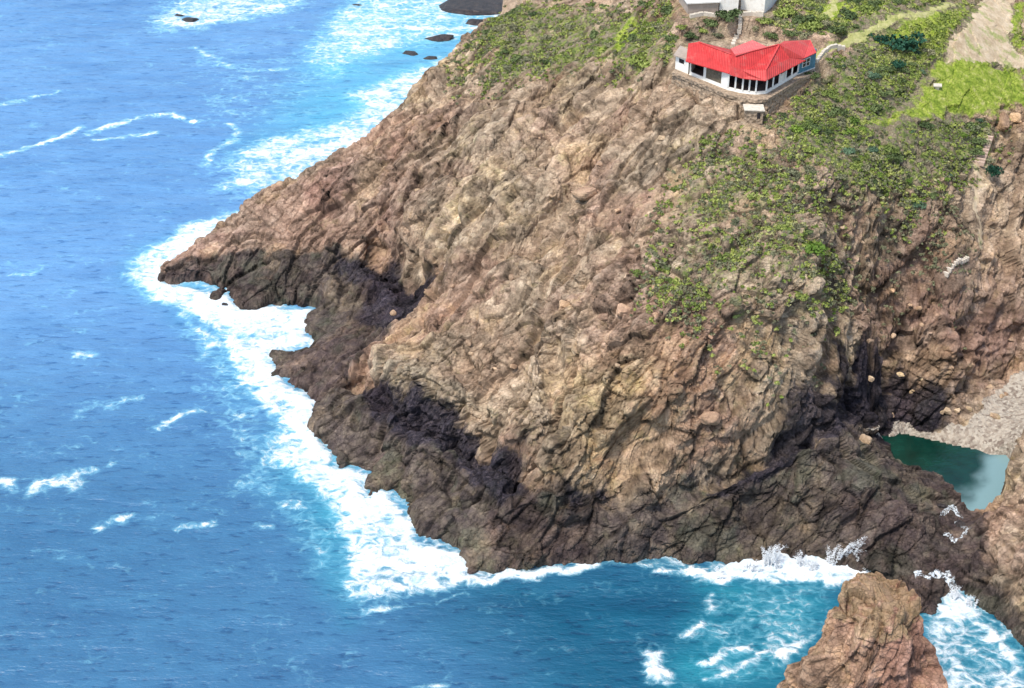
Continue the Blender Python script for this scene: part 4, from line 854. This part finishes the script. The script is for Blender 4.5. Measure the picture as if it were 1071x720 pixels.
def pick(poly, cnt, rn):
    lo, hi = poly.min(0), poly.max(0); out = []
    while len(out) < cnt:
        q_ = rn.uniform(lo - 4, hi + 4, (2000, 2)); X, Y = q_[:, 0], q_[:, 1]
        ex = 5*fbm(X*.12, Y*.12, seed=310, oct=3); ok = rn.random(len(X)) < sstep(-3.5, 3.5, sdf(X, Y, poly) + ex)
        cl = vnoise(X*.22, Y*.22, seed=300) + .5*vnoise(X*.7, Y*.7, seed=320); ok &= (cl > -.10) | (rn.random(len(X)) < .18)
        for p_ in plots_t: ok &= sdf(X, Y, p_) < -1.3
        for p_ in LAWN[:1] + DIRT: ok &= sdf(X, Y, p_) < -.8
        for p_, _ in TRACKS: ok &= seg_dist(X, Y, p_, False) > 1.5
        ok &= bil(SG, X, Y) > 3
        out += list(q_[ok])
    rn.shuffle(out); return out[:cnt]
rn = np.random.default_rng(11)
for gr, lab, poly, cnt, kinds, (lo, hi) in GROUPS:
    for q_ in pick(poly, cnt, rn):
        s_ = lo + (hi-lo)*rn.random()**1.7; kx = random.choice(kinds); Z = ground(*q_); tl = random.uniform(.7, 1.1)
        lab = f"{'tiny' if s_ < .65 else 'small' if s_ < .9 else 'broad'} {'low ' if tl < .85 else ''}{dict(dark='dark green', mid='green', grey='olive', bright='bright green', teal2='grey-green', brown='dry brown')[kx]} shrub {where(q_[0], q_[1], Z)}"
        shrub(0, 0, s_, kx, lab, gr, tl, pos=(q_[0], q_[1], Z))
# uncountable low growth: small tufts over all the green ground
def tufts(name, polys, kx, size, leaf, per=22, seed=1):
    rn = np.random.default_rng(seed); Vs = []
    for poly, cnt in polys:
        for q_ in pick(poly, cnt, rn):
            s_ = size*rn.uniform(.5, 1.4); c_ = np.array([q_[0], q_[1], ground(*q_)]); d = rn.normal(size=(per, 3)); d /= np.linalg.norm(d, axis=1, keepdims=True); d[:, 2] = np.abs(d[:, 2])*.7
            p = c_ + d*s_*rn.uniform(.5, 1, (per, 1)); nrm = d + rn.normal(scale=.6, size=d.shape); nrm /= np.linalg.norm(nrm, axis=1, keepdims=True)
            a = np.cross(nrm, rn.normal(size=d.shape)); a /= np.linalg.norm(a, axis=1, keepdims=True); b = np.cross(nrm, a); l = leaf*rn.uniform(.6, 1.3, (per, 1))
            Vs.append(np.stack([p - a*l, p - b*l*.6, p + a*l, p + b*l*.6], 1).reshape(-1, 3))
    v = np.concatenate(Vs); o = new_obj(name, v, np.arange(len(v)).reshape(-1, 4), LEAF[kx]); return o
A1, A2, A3, A4, A5, A6 = (VEG[i][0] for i in range(6))
tag(tufts('low_scrub', [(A1, 1500), (A2, 260), (A3, 450), (A4, 1500), (A5, 1100), (A6, 700)], 'scrub', .42, .19, seed=5), 'low green scrub over the slopes', 'scrub', kind='stuff')
tag(tufts('dry_scrub', [(A1, 1500), (A2, 500), (A3, 400), (A4, 1300), (A5, 1300), (VEG[7][0], 300)], 'grey', .38, .17, seed=6), 'dull olive scrub over the slopes', 'scrub', kind='stuff')
tag(tufts('dry_twigs', [(A1, 300), (A2, 160), (A4, 300), (A5, 500), (VEG[7][0], 200)], 'brown', .30, .13, seed=8), 'dry brown twiggy growth over the slopes', 'scrub', kind='stuff')
tag(tufts('grass', [(LAWN[1], 160), (A1, 500), (A4, 450), (A5, 160)], 'bright', .28, .13, seed=7), 'bright green grass tufts', 'grass', kind='stuff')

# ------------------------------------------------------------------ spray thrown up at the foot of the cliff
def spray(name, plumes, seed, label):
    rn = np.random.default_rng(seed); Vs = []; Fs = []; b = 0
    oct_v = np.array([[1,0,0],[-1,0,0],[0,1,0],[0,-1,0],[0,0,1],[0,0,-1]], float); oct_f = np.array([[0,2,4],[2,1,4],[1,3,4],[3,0,4],[2,0,5],[1,2,5],[3,1,5],[0,3,5]])
    for (u, v, w_, h, lean, cnt) in plumes:
        c_ = at(u, v, 0)
        for q_ in range(9):
            jl = lean*h*rn.uniform(-.4, 1.5) + rn.normal()*.5*w_; jh = h*rn.uniform(.45, 1.2); x0 = rn.normal()*w_*.6; yy = rn.normal()*.4
            for _ in range(cnt//2):
                t_ = rn.random()**1.3; arc = 1 - (1 - t_)**2; r_ = .04 + .13*t_
                p = np.array([c_[0] + x0 + jl*t_ + rn.normal()*r_, c_[1] + yy + rn.normal()*r_, jh*arc + rn.normal()*r_*.6])
                s_ = rn.uniform(.025, .10)*(1.1 - .7*t_); Vs.append(oct_v*s_*rn.uniform(.6, 1.4, (1, 3)) + p); Fs.append(oct_f + b); b += 6
    o = new_obj(name, np.concatenate(Vs), np.concatenate(Fs), M['foam'], smooth=True); return tag(o, label, 'spray', kind='stuff')
spray('sea_spray', [(800,592,.7,3.4,.35,420),(812,594,.6,2.2,-.2,200),(785,598,.8,1.6,.4,200),(838,592,.6,2.6,-.4,220),(852,596,.7,2.0,-.5,220),(868,592,.8,2.6,.3,260),(884,592,.9,4.0,.55,520),(896,592,.7,2.6,.5,260),(750,602,.7,1.0,.2,120),(905,600,.5,1.6,.5,120)], 21, 'white spray thrown up where waves hit the cliff foot')
spray('sea_spray', [(1000,628,.6,1.6,.1,160),(1014,634,.7,1.2,.3,140),(990,606,.4,.8,-.3,60)], 22, 'white spray at the mouth of the lagoon channel')
# white water running over the rocks between lagoon and sea: a thin sheet that follows the rock faces
def runnel(pts, wid, seed, label):
    W_ = hp(pts); xx, yy = TX.ravel(), TY.ravel(); m_ = (np.abs(xx - W_[:, 0].mean()) < 12) & (np.abs(yy - W_[:, 1].mean()) < 12); d = np.full(xx.shape, 9.); X, Y = xx[m_], yy[m_]
    d[m_] = seg_dist(X, Y, W_, False) + .55*fbm(X*1.3, Y*1.3, seed=seed, oct=3); ok = (d < wid) & (V[:, 2] > -.1)
    q_ = Q[ok[Q].all(1)]; used, inv = np.unique(q_, return_inverse=True)
    return tag(new_obj('running_water', V[used] + [0, -.03, .10], inv.reshape(-1, 4), M['runnel'], smooth=True), label, 'water', kind='stuff')
runnel([(983,541),(990,535),(999,533),(1004,541)], .42, 5, 'white water trickling out of the lagoon')
runnel([(1003,546),(1010,554),(1007,562),(999,564),(990,557)], .36, 6, 'white water curling round a wet rock')
runnel([(960,600),(974,603),(988,600),(996,608),(1004,618),(1010,630)], .62, 7, 'white water in the channel mouth')
# copies that would read the same are told apart by their order across the view
same = {}
for o in bpy.data.objects:
    if o.parent is None and o.get('category') in ('shrub', 'boulder'): same.setdefault(o['label'], []).append(o)
for lab, L in same.items():
    if len(L) < 2: continue
    L.sort(key=lambda o: proj(*o.location)[0])
    words = {2: ['leftmost', 'rightmost'], 3: ['leftmost', 'middle', 'rightmost']}.get(len(L)) or ['leftmost', 'second', 'third', 'fourth', 'fifth', 'sixth', 'seventh', 'eighth'][:len(L)-1] + ['rightmost']
    for o, w_ in zip(L, words): o['label'] = f'{w_} {lab}'
